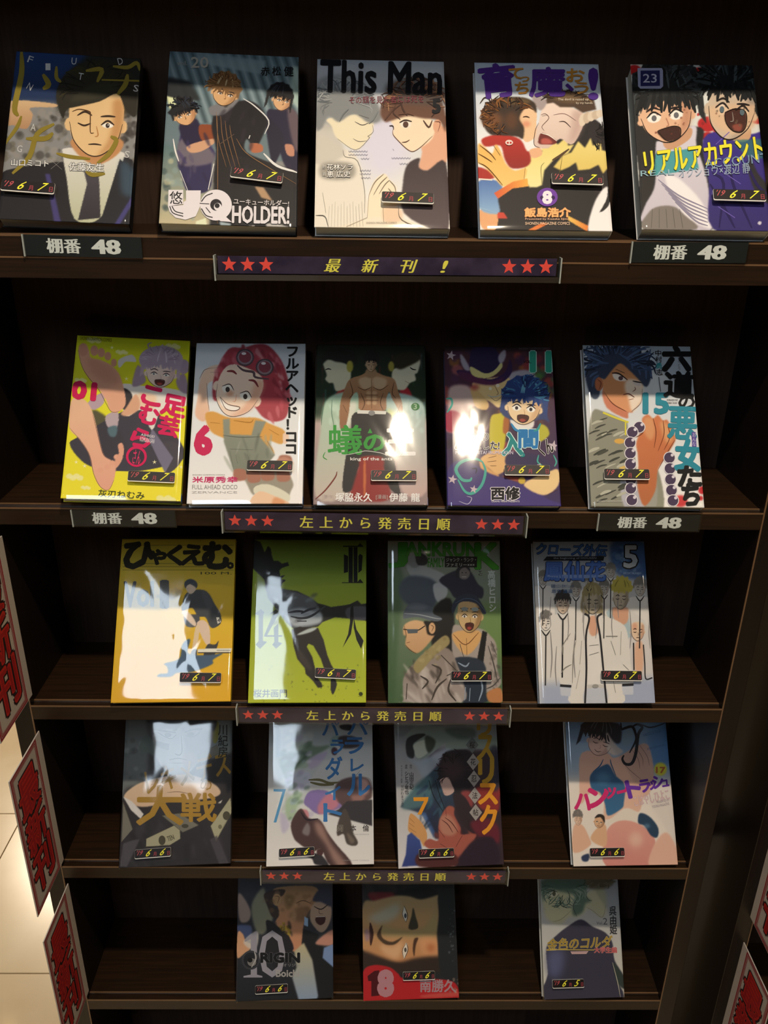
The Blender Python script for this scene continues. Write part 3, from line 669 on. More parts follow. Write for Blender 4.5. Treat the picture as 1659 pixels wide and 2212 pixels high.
def a7(A):
    A.p('50 150 1300 150 1300 1900 50 1900', '#d9e2ea', 0, 1, '#f6f3f2')  # cool top half painted as shade, warm lower half as lit paper
    sk = '#f0d2bc'
    A.s_('200 560 280 440 420 420 400 560 280 600 270 760 290 880 240 990 150 930 170 760', sk, 6, 1, '#eabda2')
    for P in ('300 450 410 440', '300 490 400 490', '190 560 240 470 300 450', '265 600 275 760 290 880'): A.l(P, 6, '#8a6a58')
    A.s_('250 920 340 890 500 950 760 950 900 1010 1060 1090 1030 1220 900 1190 930 1330 440 1160 300 1080', '#dca24e', 4)
    for P in ('300 1000 400 1010', '540 980 700 1000 740 970', '880 1190 940 1290', '900 1070 1000 1130'): A.l(P, 10, '#b07a30')
    A.s_('1040 1120 1090 1110 1100 1180 1050 1220', sk, 3)
    A.p('430 970 500 960 500 1120 720 1130 760 980 870 990 800 1140 960 1330 900 1400 980 1440 640 1540 540 1500 440 1200', '#8c9284', 4, 1, '#7d8274')
    A.folds((480, 1150, 920, 1500), 18, 14, ['#7a8072', '#a0a698', '#6c7266'], 80, 3)
    for P in ('430 1130 600 1150 830 1145', '500 1270 740 1280', '560 1330 580 1420', '680 1320 700 1400', '500 1290 540 1480'): A.l(P, 7, '#5c6258')
    A.s_('640 1540 1000 1440 1140 1600 1120 1700 1060 1770 800 1660 740 1740 660 1600', '#9a9486', 4); A.s_('760 1650 900 1630 1100 1730 1080 1810 880 1750 750 1720', '#dfdcc8', 3)
    A.s_('720 1830 800 1700 980 1760 1100 1830', '#efc9a8', 3); A.s_('930 1830 960 1760 1060 1800 1040 1830', '#dc9464', 8, .8)
    for x, y in ((600, 1530), (740, 1550), (880, 1530), (1040, 1540), (1060, 1390)): A.s_([(x - 55, y - 50), (x + 60, y - 45), (x + 65, y + 50), (x - 50, y + 55)], '#a8705c', 4)
    A.s_('980 1380 1060 1350 1140 1400 1120 1440 1000 1440', '#c08a74', 5)
    A.s_('330 760 340 540 480 260 640 240 800 200 920 240 1050 420 1110 700 1080 930 980 990 860 960 760 850 500 440 420 600 400 760', '#a83c4a', 6)
    R = random.Random(2)
    for i in range(46):
        a = R.uniform(-2.9, .9); x = 700 + 330 * math.cos(a) * R.uniform(.75, 1.15); y = 600 + 360 * math.sin(a) * R.uniform(.8, 1.08) + (60 if a > -.6 else 0)
        A.s_([(x, y - 26), (x + 26, y), (x + R.uniform(20, 90), y + R.uniform(50, 110)), (x - 10, y + 30)], R.choice(['#b84858', '#983040', '#c66470', '#8a2c3c', '#d08a90']), 4, .9)
    A.face(580, 690, 220, 250, '#f1d9c6', '#e2a88c', 22, -.15, 'wide', None, '#4a3430', '#3c3434', 9, False)
    A.e(500, 700, 36, 34, '#d89a78', 12, .8); A.l('470 480 530 480 570 510', 24, '#7d3438'); A.l('690 570 750 580 790 640', 24, '#7d3438')
    A.s_('400 750 480 820 600 850 560 880 460 860 410 810', '#f6f2ee', 2); A.l('400 740 480 815 600 845 560 880 460 860 400 740', 8, '#5c3a34')
    for x, y in ((655, 340), (855, 440)):
        A.ink.disc(x, y, 92, 88, '#57464e', 28); A.ink.disc(x, y, 76, 72, '#8c7c84', 28); A.ink.disc(x, y - 4, 62, 58, '#86404e', 28); A.ink.disc(x - 12, y - 40, 24, 14, '#e8e2e6', 12)
    A.l('575 420 640 470 740 490 760 540 900 560', 26, '#57464e')
    A.t('6', (155, 1045, 305, 1318), '#cf2a5e', .07)
    A.v('フルアヘッド！ココ', (1070, 215, 1205, 1330), '#16181c', .05, -2)
    A.t('米原秀幸', (120, 1552, 580, 1612), '#cf2a6a', .03); A.t('FULL AHEAD COCO', (118, 1635, 578, 1680), '#8f8f8f', .0); A.t('ZERVANCE', (112, 1700, 575, 1722), '#b8b4b4', 0)
    A.t('SHONEN CHAMPION COMICS', (120, 1528, 450, 1540), '#8a8480', 0)
    A.l('60 1060 60 1820', 3, '#cfcfcf')

def a8(A):
    A.p('50 180 1260 180 1260 1000 50 1000', '#0e1a10', 0, 1, '#1e3a24')
    for i in range(40):
        x = A.rng.uniform(90, 1240); y = A.rng.uniform(280, 820)
        A.p([(x, y), (x + 12, y), (x + 9, y + 170), (x + 3, y + 170)], ['#2b6a34', '#183c20', '#2c5c90', '#7a2222', '#3a7a80'][A.rng.randint(5)], 5, .6)
    A.p('50 960 1260 960 1260 1900 50 1900', '#c0aaa4', 40, 1, '#8d7a7c')
    A.s_('290 740 390 640 420 760', '#a31f1c', 5); A.s_('950 690 1030 640 1080 740', '#a3202c', 5)
    A.s_('200 790 380 690 560 720 560 1000 440 1050 440 1700 100 1750 150 1100', '#a8cdb6', 8, 1, '#c4b4ac'); A.s_('800 760 950 700 1190 800 1220 1100 1230 1700 980 1700 900 1200', '#a3c8c4', 8, 1, '#c4a4a0')
    A.s_('430 820 520 800 480 980 400 1040', '#e0dcd0', 14, .8); A.s_('830 860 900 900 900 1020 850 950', '#dce08c', 20, .8)
    A.s_('270 780 280 950 290 1040', '#5c8a74', 10, .6); A.l('270 770 265 900 290 1040', 6, '#3c6a54'); A.l('190 800 165 950 160 1030', 6, '#3c6a54')
    # two profiles, back to back
    A.s_('180 400 220 360 400 400 460 480 440 640 400 660 310 680 280 600 240 600 200 560 215 520 200 470', '#cfcfb4', 4); A.s_('170 400 190 300 330 240 500 300 520 420 480 380 440 470 420 400 300 380 240 350', '#0c100c', 8)
    A.s_('1165 380 1130 360 960 430 880 480 900 640 1000 670 1060 600 1120 570 1110 510 1140 490', '#cfcdb6', 4); A.s_('1160 360 1100 290 950 300 840 400 850 500 900 440 960 460 1040 430', '#23200f', 8)
    A.e(450, 430, 34, 60, '#a8a040', 4); A.folds((220, 800, 420, 1050), 10, 16, ['#8cb49c', '#c8e0d0'], 80, 2); A.folds((960, 760, 1190, 1100), 10, 16, ['#86b0ae', '#c4dcd8'], 100, 2); A.e(870, 430, 30, 52, '#9a9440', 4); A.l('200 465 230 455 262 462', 13, '#1c1c18'); A.l('1060 440 1090 460 1125 465', 13, '#1c1c18'); A.l('240 600 270 605', 6, '#5c4a40'); A.l('1010 580 1060 605', 8, '#5c3a34')
    # standing bare-chested man
    A.s_('500 900 840 900 880 1050 880 1250 940 1600 960 1740 840 1650 790 1450 700 1400 540 1450 510 1650 380 1700 400 1400 460 1100', '#1c1b20', 3)
    A.s_('480 1650 540 1450 560 1350 780 1350 800 1500 850 1780 470 1780', '#8a1e1e', 10); A.e(600, 1560, 14, 210, '#d07a3a', 6, .8)
    A.s_('560 520 640 480 700 480 790 520 900 560 940 680 980 800 990 950 990 1040 930 1040 950 900 880 760 850 690 820 760 800 880 560 880 540 760 520 690 460 760 440 900 400 1060 350 1050 350 820 400 650 450 560', '#a8805c', 3, 1, '#8d6244')
    A.s_('540 560 660 540 670 640 580 660', '#c8b090', 10, .8); A.s_('690 540 820 560 800 650 700 650', '#c8b090', 10, .8)
    for y in (700, 750, 800):
        A.e(640, y, 26, 20, '#c09c78', 5); A.e(700, y, 26, 20, '#c09c78', 5)
    for P in ('530 640 600 670 670 640', '680 640 760 670 840 620', '670 560 672 860', '560 700 600 800 570 880', '790 700 760 800 790 880', '450 580 480 700 440 760', '900 590 880 700 920 760', '380 820 420 900', '960 820 930 900', '600 720 740 722', '600 775 740 777'): A.l(P, 8, '#553826')
    A.s_('620 460 710 460 720 520 660 550 610 520', '#9a7c5c', 4)
    A.face(665, 410, 52, 72, '#b89c7c', '#7c5c42', 0, 0, 'closed', 'line', '#2c1c14', lw=5)
    A.hair(670, 385, 62, 72, '#0c0b0e', '#22242c', 0, 5, -.1, .2, 6, .25)
    A.ink.fill(PT('525 875 820 885 815 918 525 910'), '#dcdcd6'); A.ink.disc(672, 905, 34, 26, '#8c8c8c')
    gr = '#3f9a44'
    A.t('蟻', (230, 1030, 570, 1325), gr, .025); A.t('の', (595, 1130, 800, 1285), gr, .05); A.t('王', (815, 1070, 1110, 1330), '#eceaea', .03)
    A.ink.fill(PT('910 1080 975 1080 975 1320 915 1320'), '#eceaea')
    A.l('200 1300 180 1350 220 1380', 10, gr); A.l('260 1300 400 1330 560 1300 620 1290 760 1310 850 1340 960 1340 1000 1280', 7, '#cfcfcb'); A.ink.fill(PT('630 1110 655 1060 680 1110'), gr)
    A.l('1090 1070 1060 1020 1010 1030 1000 1060', 7, '#d8c8c0')
    A.t('king of the ants', (455, 1355, 880, 1395), '#f0eeec', .02)
    A.t('塚脇永久', (305, 1715, 675, 1805), '#efeeee', .02); A.t('伊藤 龍', (850, 1720, 1160, 1805), '#efeeee', .02); A.t('[原作]', (170, 1735, 285, 1785), '#b8aaa8', 0); A.t('[漫画]', (715, 1735, 835, 1785), '#b8aaa8', 0)
    A.l('100 1780 200 1690 300 1560 320 1500', 14, '#7a3a34')
    A.ink.disc(1115, 840, 44, 38, '#3c7a44'); A.t('3', (1100, 812, 1130, 866), '#9ab89a', .03)

def a9(A):
    A.p('80 180 1290 180 1290 1900 80 1900', '#4c2a34', 0, 1, '#31205a')
    A.speck((90, 250, 1220, 1250), 80, 55, ['#8a2a3a', '#b04a3a', '#3a2450', '#6a4a2c', '#a8722c', '#2a1c30', '#c06a6a', '#4a2a50'], .6, 8)
    A.speck((960, 430, 1210, 680), 20, 40, ['#3c6a44', '#2c8a7a', '#5a8a3c'], .6, 8); A.p('80 180 1290 180 1290 260 80 270', '#1a1216', 20, .8)
    A.s_('150 640 360 640 450 860 540 980 500 1100 330 1110 110 1080 130 860', '#c8b0ae', 12); A.s_('110 900 240 900 290 1060 120 1090', '#a02848', 8); A.s_('760 500 950 470 1050 600 900 620 760 640', '#a8a4b4', 8)
    A.s_('350 860 480 840 550 960 480 1090 360 1020', '#3c2a30', 8)
    # bearded person in a wide hat
    A.s_('400 580 740 540 750 680 700 800 640 850 560 790 460 740 400 680', '#dcc48c', 4, 1, '#e2c890'); A.s_('360 640 440 680 540 800 520 870 420 850 380 760', '#d8b67c', 4)
    A.s_('220 470 340 480 540 560 700 500 760 360 780 480 700 580 560 615 400 590 260 530', '#2f1c4c', 3); A.s_('240 480 400 510 560 580 700 540 600 620 400 600 260 540', '#5a2248', 8, .8)
    A.s_('350 440 370 260 480 220 600 240 680 380 650 460 520 510 400 490', '#251a46', 3); A.s_('360 430 500 500 600 470 670 390 680 440 600 520 500 550 380 520', '#d6cf8a', 3)
    A.s_('260 300 330 400 350 470 300 460 260 380', '#a8a2b4', 4); A.s_('640 330 700 260 720 300 700 370 660 400', '#a8a2b4', 4)
    A.e(400, 640, 46, 30, '#a03c3c', 18, .8)
    A.l('600 620 640 700 620 720', 6, '#6a4a34'); A.l('530 720 580 740 640 730 700 690', 10, '#b4b8b8'); A.l('560 740 620 780 690 720', 6, '#7a6a5a'); A.ink.disc(635, 625, 18, 18, '#e8e2d0'); A.ink.disc(560, 655, 16, 16, '#e8e2d0')
    # child with blue hair
    A.s_('560 960 640 910 700 920 720 1100 680 1300 560 1280', '#c8bc34', 4); A.s_('1060 1030 1130 1040 1160 1120 1100 1180 1030 1200', '#b8b438', 4); A.s_('700 950 750 950 740 1100 690 1100', '#a8622c', 4)
    A.s_('760 960 900 1000 1000 980 980 1060 820 1080', '#e6e4e2', 4)
    A.s_('700 760 660 880 740 960 900 990 1100 970 1160 1000 1120 860 1120 720 900 680', '#2c3e72', 6)
    A.face(900, 850, 165, 165, '#ecd0a8', '#cfa47c', 6, .0, 'wide', 'open', '#2c2028', '#3c3438')
    A.hair(910, 790, 200, 170, '#24407e', '#6aa8c8', 6, 7, .0, .8, 21, .05)
    A.strands(920, 720, 230, 190, ['#1c3468', '#2c5090', '#4a86b0', '#1a2c5a'], 56, 170, 380, 14, 1.15, 7)
    # body, hands, purple garment
    A.s_('520 1320 640 1270 740 1300 750 1440 640 1530 560 1480 460 1380', '#e2b478', 4); A.s_('450 1380 560 1480 650 1540 600 1560 480 1500', '#d8a468', 6)
    A.s_('130 1480 300 1380 560 1520 900 1630 1150 1780 1290 1860 120 1860', '#33266e', 6, 1, '#3a2a78'); A.s_('740 1320 1040 1330 1180 1440 1140 1520 760 1480', '#2c2450', 5)
    A.s_('900 1640 1000 1560 1150 1500 1250 1480 1250 1640 1100 1740', '#eccb94', 4); A.s_('680 1540 860 1560 900 1620 760 1580', '#8a3c30', 4)
    A.e(880, 1590, 36, 36, '#c8a838', 2)
    for P in ('540 1360 620 1340', '530 1400 620 1390', '560 1440 620 1440', '1130 1740 1250 1680'): A.l(P, 6, '#6a4428')
    te = '#4aa89c'
    A.l('480 1400 400 1370 270 1400 210 1480 270 1580 350 1590 370 1560', 34, te); A.l('480 1400 510 1500 470 1640 380 1720 300 1700 230 1580', 30, te); A.l('110 760 160 760 170 820 120 900', 22, te); A.l('1050 1330 1040 1400 1090 1440', 16, te); A.l('1200 1330 1230 1400 1210 1450', 16, te)
    A.l('370 1470 420 1470 410 1520', 14, '#1c1440'); A.l('240 1800 330 1830 370 1770 320 1750', 8, '#b8b4d0')
    for x, y, r in ((160, 320, 52), (175, 1580, 50), (390, 1680, 44), (1200, 1240, 60), (1060, 1440, 30)): A.ink.star(x, y, r, '#c8b8c4', .4, .2)
    A.t('11', (975, 290, 1168, 478), '#2ea08a', .07, 0, 0, '#bfe8dc', .03); A.t('VOL.', (895, 370, 975, 398), '#1c1418', .03)
    A.t('魔', (205, 1100, 395, 1270), '#1a1614', .04, 0, 0, '#f2eef2', .045); A.t('入り', (415, 1105, 540, 1185), '#1a1614', .03, 0, 0, '#f2eef2', .05); A.t('ました!', (405, 1195, 650, 1275), '#1a1614', .03, 0, 0, '#f2eef2', .05)
    A.t('入', (685, 1110, 880, 1330), '#2c8a8c', .06, 0, 0, '#d8f4f0', .04); A.t('間', (850, 1080, 1040, 1260), '#2c7ab8', .05, 0, 0, '#d8f4f0', .04); A.t('くん', (1045, 1170, 1190, 1330), '#1a1614', .04, -20, 0, '#f2eef2', .05)
    A.l('770 1010 810 1070 870 1100', 26, '#3a8ac0'); A.l('1070 1010 1040 1070 1000 1090', 24, '#3a9a9c'); A.l('820 1250 900 1330 870 1350', 22, '#2c8a8c')
    A.t('MAIRIMASHITA! IRUMA-KUN', (205, 1290, 790, 1325), '#d0c8dc', .02)
    A.t('西修', (568, 1660, 855, 1785), '#15131a', .05, 0, 0, '#eeeaf2', .05); A.t('OSAMU NISHI PRESENTS', (570, 1795, 855, 1812), '#e0dce8', .01)
    A.t('SHONEN CHAMPION COMICS', (850, 240, 1160, 260), '#6a6068', 0)

def a10(A):
    A.p('100 180 1400 180 1400 1900 100 1900', '#c0ccd8', 0, 1, '#f4f1ee')
    # camouflage jacket
    A.s_('230 900 350 890 570 990 600 1100 680 1500 560 1860 200 1880 180 1300', '#8a8a7c', 4); A.s_('800 1560 900 1480 960 1860 760 1860', '#8d8d7e', 5)
    R = random.Random(4)
    for i in range(34):
        x = R.uniform(230, 560); y = R.uniform(960, 1800)
        A.l([(x - 50, y + 18), (x, y - 8), (x + 60, y - 26 + R.uniform(-10, 10))], R.uniform(14, 34), R.choice(['#3f423c', '#4a4c44', '#b8b8a8']))
    A.l('340 900 460 950 600 1000', 20, '#d8cf4c', False); A.l('570 1000 570 1130', 16, '#d8cf4c', False); A.e(510, 1190, 55, 26, '#d8a84c', 3); A.e(540, 1450, 40, 24, '#d8b45c', 3)
    A.s_('520 1560 640 1540 720 1700 760 1860 560 1860', '#b4b4c0', 5); A.s_('820 1560 890 1600 880 1860 770 1860', '#9c9c94', 6)
    # head turned to the right
    A.s_('340 660 380 850 580 960 600 900 640 880 480 640', '#c87a5c', 6)
    A.s_('340 480 460 380 620 420 740 560 740 680 720 800 640 890 560 880 440 800 350 700', '#c88a5c', 4, 1, '#d8966a'); A.s_('600 560 740 600 740 760 640 890 600 760 560 640', '#eee2d4', 14, .9)
    A.s_('160 520 200 380 300 260 480 230 700 270 820 400 830 540 780 640 700 560 620 480 520 400 440 460 360 560 320 560 300 740 220 740', '#2b3a54', 5)
    for P in ('240 260 330 300 420 290', '560 330 680 400 720 520', '620 330 760 400 780 560', '200 460 300 400 400 400', '230 640 250 560 300 520', '700 320 800 420 840 560', '500 300 620 380 640 460'): A.l(P, 26, '#42587e')
    for P in ('160 420 240 380', '250 220 290 270', '840 540 790 560', '150 540 230 520', '430 230 520 260'): A.l(P, 22, '#2b3a54')
    A.e(300, 610, 42, 70, '#b06a48', 3); A.strands(480, 420, 360, 260, ['#22304a', '#344a6c', '#4a6288', '#1c2638'], 90, 150, 375, 20, 1.2, 8, .3); A.l('280 560 320 600 300 670', 6, '#5a3020')
    A.s_('440 510 500 510 580 570 520 580 460 560', '#efe6de', 1); A.ink.disc(520, 552, 24, 22, '#5c464c'); A.l('430 500 500 505 590 570', 14, '#241c20'); A.s_('650 590 730 600 720 630 670 620', '#d8ccc8', 1); A.l('640 580 690 590 740 600', 13, '#241c20')
    A.l('660 640 670 665 640 690', 8, '#6a3a24'); A.l('545 720 600 710 660 745', 10, '#6a2c24'); A.l('600 770 650 760', 8, '#a8604c'); A.l('740 660 725 800 630 890', 5, '#5a4a4a'); A.l('350 690 440 810 580 890', 6, '#7a4428'); A.l('470 460 560 500', 10, '#2a2a34')
    # fist with beads
    A.s_('680 1200 740 1050 740 960 800 920 850 960 900 925 950 980 1000 980 1070 1130 1070 1200 960 1380 900 1480 870 1700 760 1850 690 1650 700 1450 690 1300', '#d0784c', 5, 1, '#b4683c')
    A.s_('760 960 840 960 870 1080 830 1180 760 1100', '#dca070', 14, .8); A.s_('920 990 1050 1060 1050 1180 980 1200', '#e0a874', 16, .8)
    for P in ('850 960 880 1100 860 1260', '950 980 960 1120 900 1290', '1000 1030 1020 1150 960 1280', '680 1150 740 1110 760 1050', '1070 1180 980 1330 900 1480'): A.l(P, 8, '#7a3c20')
    for x, y in ((708, 1050), (638, 1100), (615, 1207), (618, 1314), (620, 1425), (622, 1585), (622, 1672), (632, 1790), (1015, 1360), (1020, 1470), (1025, 1580), (1035, 1690), (1050, 1795)):
        A.ink.disc(x, y, 62, 62, '#e4e0e6', 22); A.ink.disc(x, y, 54, 54, '#4a3c58', 22); A.ink.disc(x + 28, y - 26, 16, 16, '#d8d2e0', 12)
    bl = '#2b8aa0'; k = '#15171a'
    A.t('15', (755, 712, 1000, 905), bl, .06, 0)
    A.t('六', (950, 225, 1225, 475), k, .07, 0); A.t('道', (965, 490, 1260, 745), k, .05, 2); A.t('の', (1110, 735, 1270, 855), k, .04)
    A.t('悪', (1005, 850, 1290, 1165), bl, .04, 2); A.t('女', (1080, 1180, 1335, 1485), bl, .06, 3); A.t('た', (1105, 1450, 1335, 1645), k, .06); A.t('ち', (1145, 1630, 1315, 1840), k, .06)
    A.e(1130, 1800, 70, 60, '#cf3a3e', 10); A.e(1345, 1690, 34, 40, '#c82c34', 4); A.e(1335, 1770, 24, 24, '#c82c34', 4)
    A.v('中村勇志', (865, 265, 935, 525), '#1a1c20', .02, 4, cols=['#1a1c20', '#1a1c20', '#2b9aa0', '#1a1c20'])
    A.l('905 540 925 690', 8, '#4a4c50', False); A.v('ろくどう', (1095, 330, 1130, 475), '#55555a', 0); A.ink.fill(PT('1240 1100 1280 1100 1290 1250 1245 1250'), '#5a4a9a'); A.v('おんな', (1245, 1105, 1285, 1245), '#c8c4e0', 0)
    A.t('ROKUDO NO', (990, 765, 1100, 782), '#2c2c2c', .01); A.t('ONNA TACHI', (990, 795, 1090, 812), '#2c2c2c', .01)
    A.t('SHONEN CHAMPION COMICS', (280, 1795, 550, 1812), '#c8c8c0', 0)

def a11(A):
    A.p('80 150 1440 150 1440 1920 80 1920', '#dfc42c', 0, 1, '#eab21e')
    for y in (235, 428, 462, 498): A.l([(220, y), (1400, y)], 5, '#8a7a24', False)
    A.speck((560, 690, 900, 800), 30, 26, ['#b09a3a', '#a88c30'], .4, 4)
    # crouching runner beside a track edge
    A.s_('900 740 1040 705 1130 740 1200 860 1260 960 1265 1060 1200 1110 1150 1100 1100 1000 1020 990 960 900 860 930 850 880', '#3d4146', 3); A.s_('1060 720 1140 760 1180 880 1120 900', '#4c5258', 14, .7)
    A.s_('870 990 900 970 1030 980 1020 1090 900 1095', '#474a50', 3)
    A.s_('845 940 900 930 960 990 1000 1060 990 1095 950 1070 880 1000', '#e9d2ba', 3); A.s_('1010 1060 1080 1030 1140 1100 1150 1280 1110 1290 1050 1180', '#e6cbb4', 3); A.s_('1000 1090 1040 1100 1010 1300 960 1360 970 1250', '#e9cfa8', 3)
    A.s_('1120 1290 1200 1290 1240 1250 1220 1330 1180 1430 1080 1430', '#3a3a3c', 3); A.s_('960 1350 1010 1340 1000 1420 940 1420', '#5a5a5c', 3)
    A.e(945, 655, 72, 62, '#3c444c', 2, 1, 10); A.s_('900 670 940 650 1000 690 970 740 930 750 900 710', '#d9c4ac', 3); A.l('905 690 915 700', 5, '#3a3a3a')
    A.p('1020 1335 1380 1330 1370 1370 1020 1370', '#eceadc', 2); A.l('1020 1376 1370 1376', 10, '#3a3a38', False)
    for i in range(12): A.l([(1225 + i * 12, 1345), (1225 + i * 12, 1358)], 6, '#5a5a50', False)
    A.s_('665 1490 820 1440 850 1300 900 1240 940 1240 910 1370 1000 1400 1160 1400 1290 1380 1180 1450 1170 1500 960 1580 800 1590 730 1630 590 1630 620 1600 700 1590 690 1520', '#46607c', 4)
    A.ink.fill(PT('1215 1000 1245 1000 1265 1050 1230 1070'), '#d8d4cc'); A.t('4', (1226, 1015, 1256, 1050), '#26262a', .02)
    k = '#2a2614'
    A.t('ひ', (235, 210, 550, 475), k, .06, 0, .18); A.t('ゃ', (500, 285, 680, 435), k, .06, 0, .1); A.t('く', (700, 240, 850, 440), k, .07); A.t('え', (850, 235, 1090, 440), k, .06, 0, .1); A.t('む', (1080, 210, 1370, 475), k, .07, 0, .1); A.t('。', (1335, 420, 1395, 480), k, .05)
    g = '#4a4c48'
    A.t('V', (240, 625, 360, 890), g, .05); A.t('ol', (380, 625, 545, 880), '#7c8074', .05); A.t('1', (632, 620, 698, 890), g, .05)
    A.t('100 M.', (1050, 518, 1380, 545), '#5c5626', .02)

def a12(A):
    A.p('60 150 1350 150 1350 1920 60 1920', '#7f9c28', 0, 1, '#b6c02a')
    A.speck((200, 1500, 1320, 1900), 60, 6, ['#4a5020', '#6a7424'], .8, 0, 1.6, 40)
    A.p('140 170 210 200 235 260 255 310 290 240 320 270 330 340 350 400 400 400 440 430 500 412 515 450 440 475 410 500 420 560 475 550 430 590 480 605 440 640 420 700 600 720 720 780 820 850 900 870 960 890 1110 870 1160 860 1240 820 1280 860 1340 850 1340 1040 1220 1020 1000 1000 870 1050 820 1100 560 1120 480 1050 390 920 290 800 250 600 190 540 130 480', '#1e1f1c', 3)
    A.s_('270 650 430 690 620 740 760 800 820 880 860 1000 820 1080 560 1110 440 980 330 830 280 740', '#565c62', 10); A.s_('480 960 620 900 760 930 860 960 850 1050 700 1090 560 1090', '#b8c2cc', 12, .9)
    A.speck((300, 760, 880, 1060), 26, 20, ['#8a929c', '#3c4048', '#a4aeb8'], .5, 8, 2, -20)
    for P in ('500 950 600 935 680 940', '530 990 650 1010 760 980 900 880', '600 1040 700 1040', '640 960 720 920 800 900'): A.l(P, 26, '#3c4048')
    A.s_('1130 900 1340 890 1340 1020 1140 1010', '#4a4a54', 6)
    A.p('540 1130 620 1100 820 1110 880 1240 920 1400 960 1500 990 1550 890 1560 850 1440 770 1300 720 1280 700 1310 760 1420 790 1540 800 1620 860 1700 870 1740 820 1750 770 1680 690 1600 680 1540 600 1440 560 1300', '#211c18', 3)
    A.s_('600 1180 720 1120 810 1110 760 1150 640 1185', '#b8c4c4', 4); A.s_('600 1350 660 1380 760 1540 720 1560 620 1450', '#3c3430', 14, .8)
    A.s_('960 1650 1000 1650 1020 1720 980 1820 955 1760', '#222224', 3)
    k = '#1c2020'
    for q in ('1085 240 1300 240 1300 252 1085 252', '1145 255 1190 255 1190 630 1145 630', '1198 255 1240 255 1240 630 1198 630', '1095 330 1140 350 1140 520 1095 530', '1248 350 1265 325 1295 345 1285 500 1248 530', '1075 628 1300 628 1300 636 1075 636', '1235 245 1268 212 1298 245', '1235 630 1268 592 1300 630'): A.ink.fill(PT(q), k)
    A.ink.fill(PT('1165 900 1195 860 1200 1000 1170 1180 1080 1325 1140 1180 1160 1050'), k); A.ink.fill(PT('1200 1000 1230 1130 1305 1250 1278 1335 1230 1240 1200 1110'), k)
    g = '#3c4436'
    for q in ('145 965 215 912 250 945 238 975 236 1250 280 1260 205 1335 160 1290 190 1250 190 975', '250 1190 350 950 300 970 375 912 410 950 280 1190 440 1190 440 1205 250 1205', '350 1110 400 1060 400 1260 440 1275 375 1333 335 1290 358 1260'): A.ink.fill(PT(q), g)
    A.t('桜井画門', (135, 1765, 490, 1850), '#262a14', .02)
    A.ink.disc(1275, 1815, 22, 22, '#3a401c'); A.l('1245 1840 1300 1845', 6, '#3a401c')

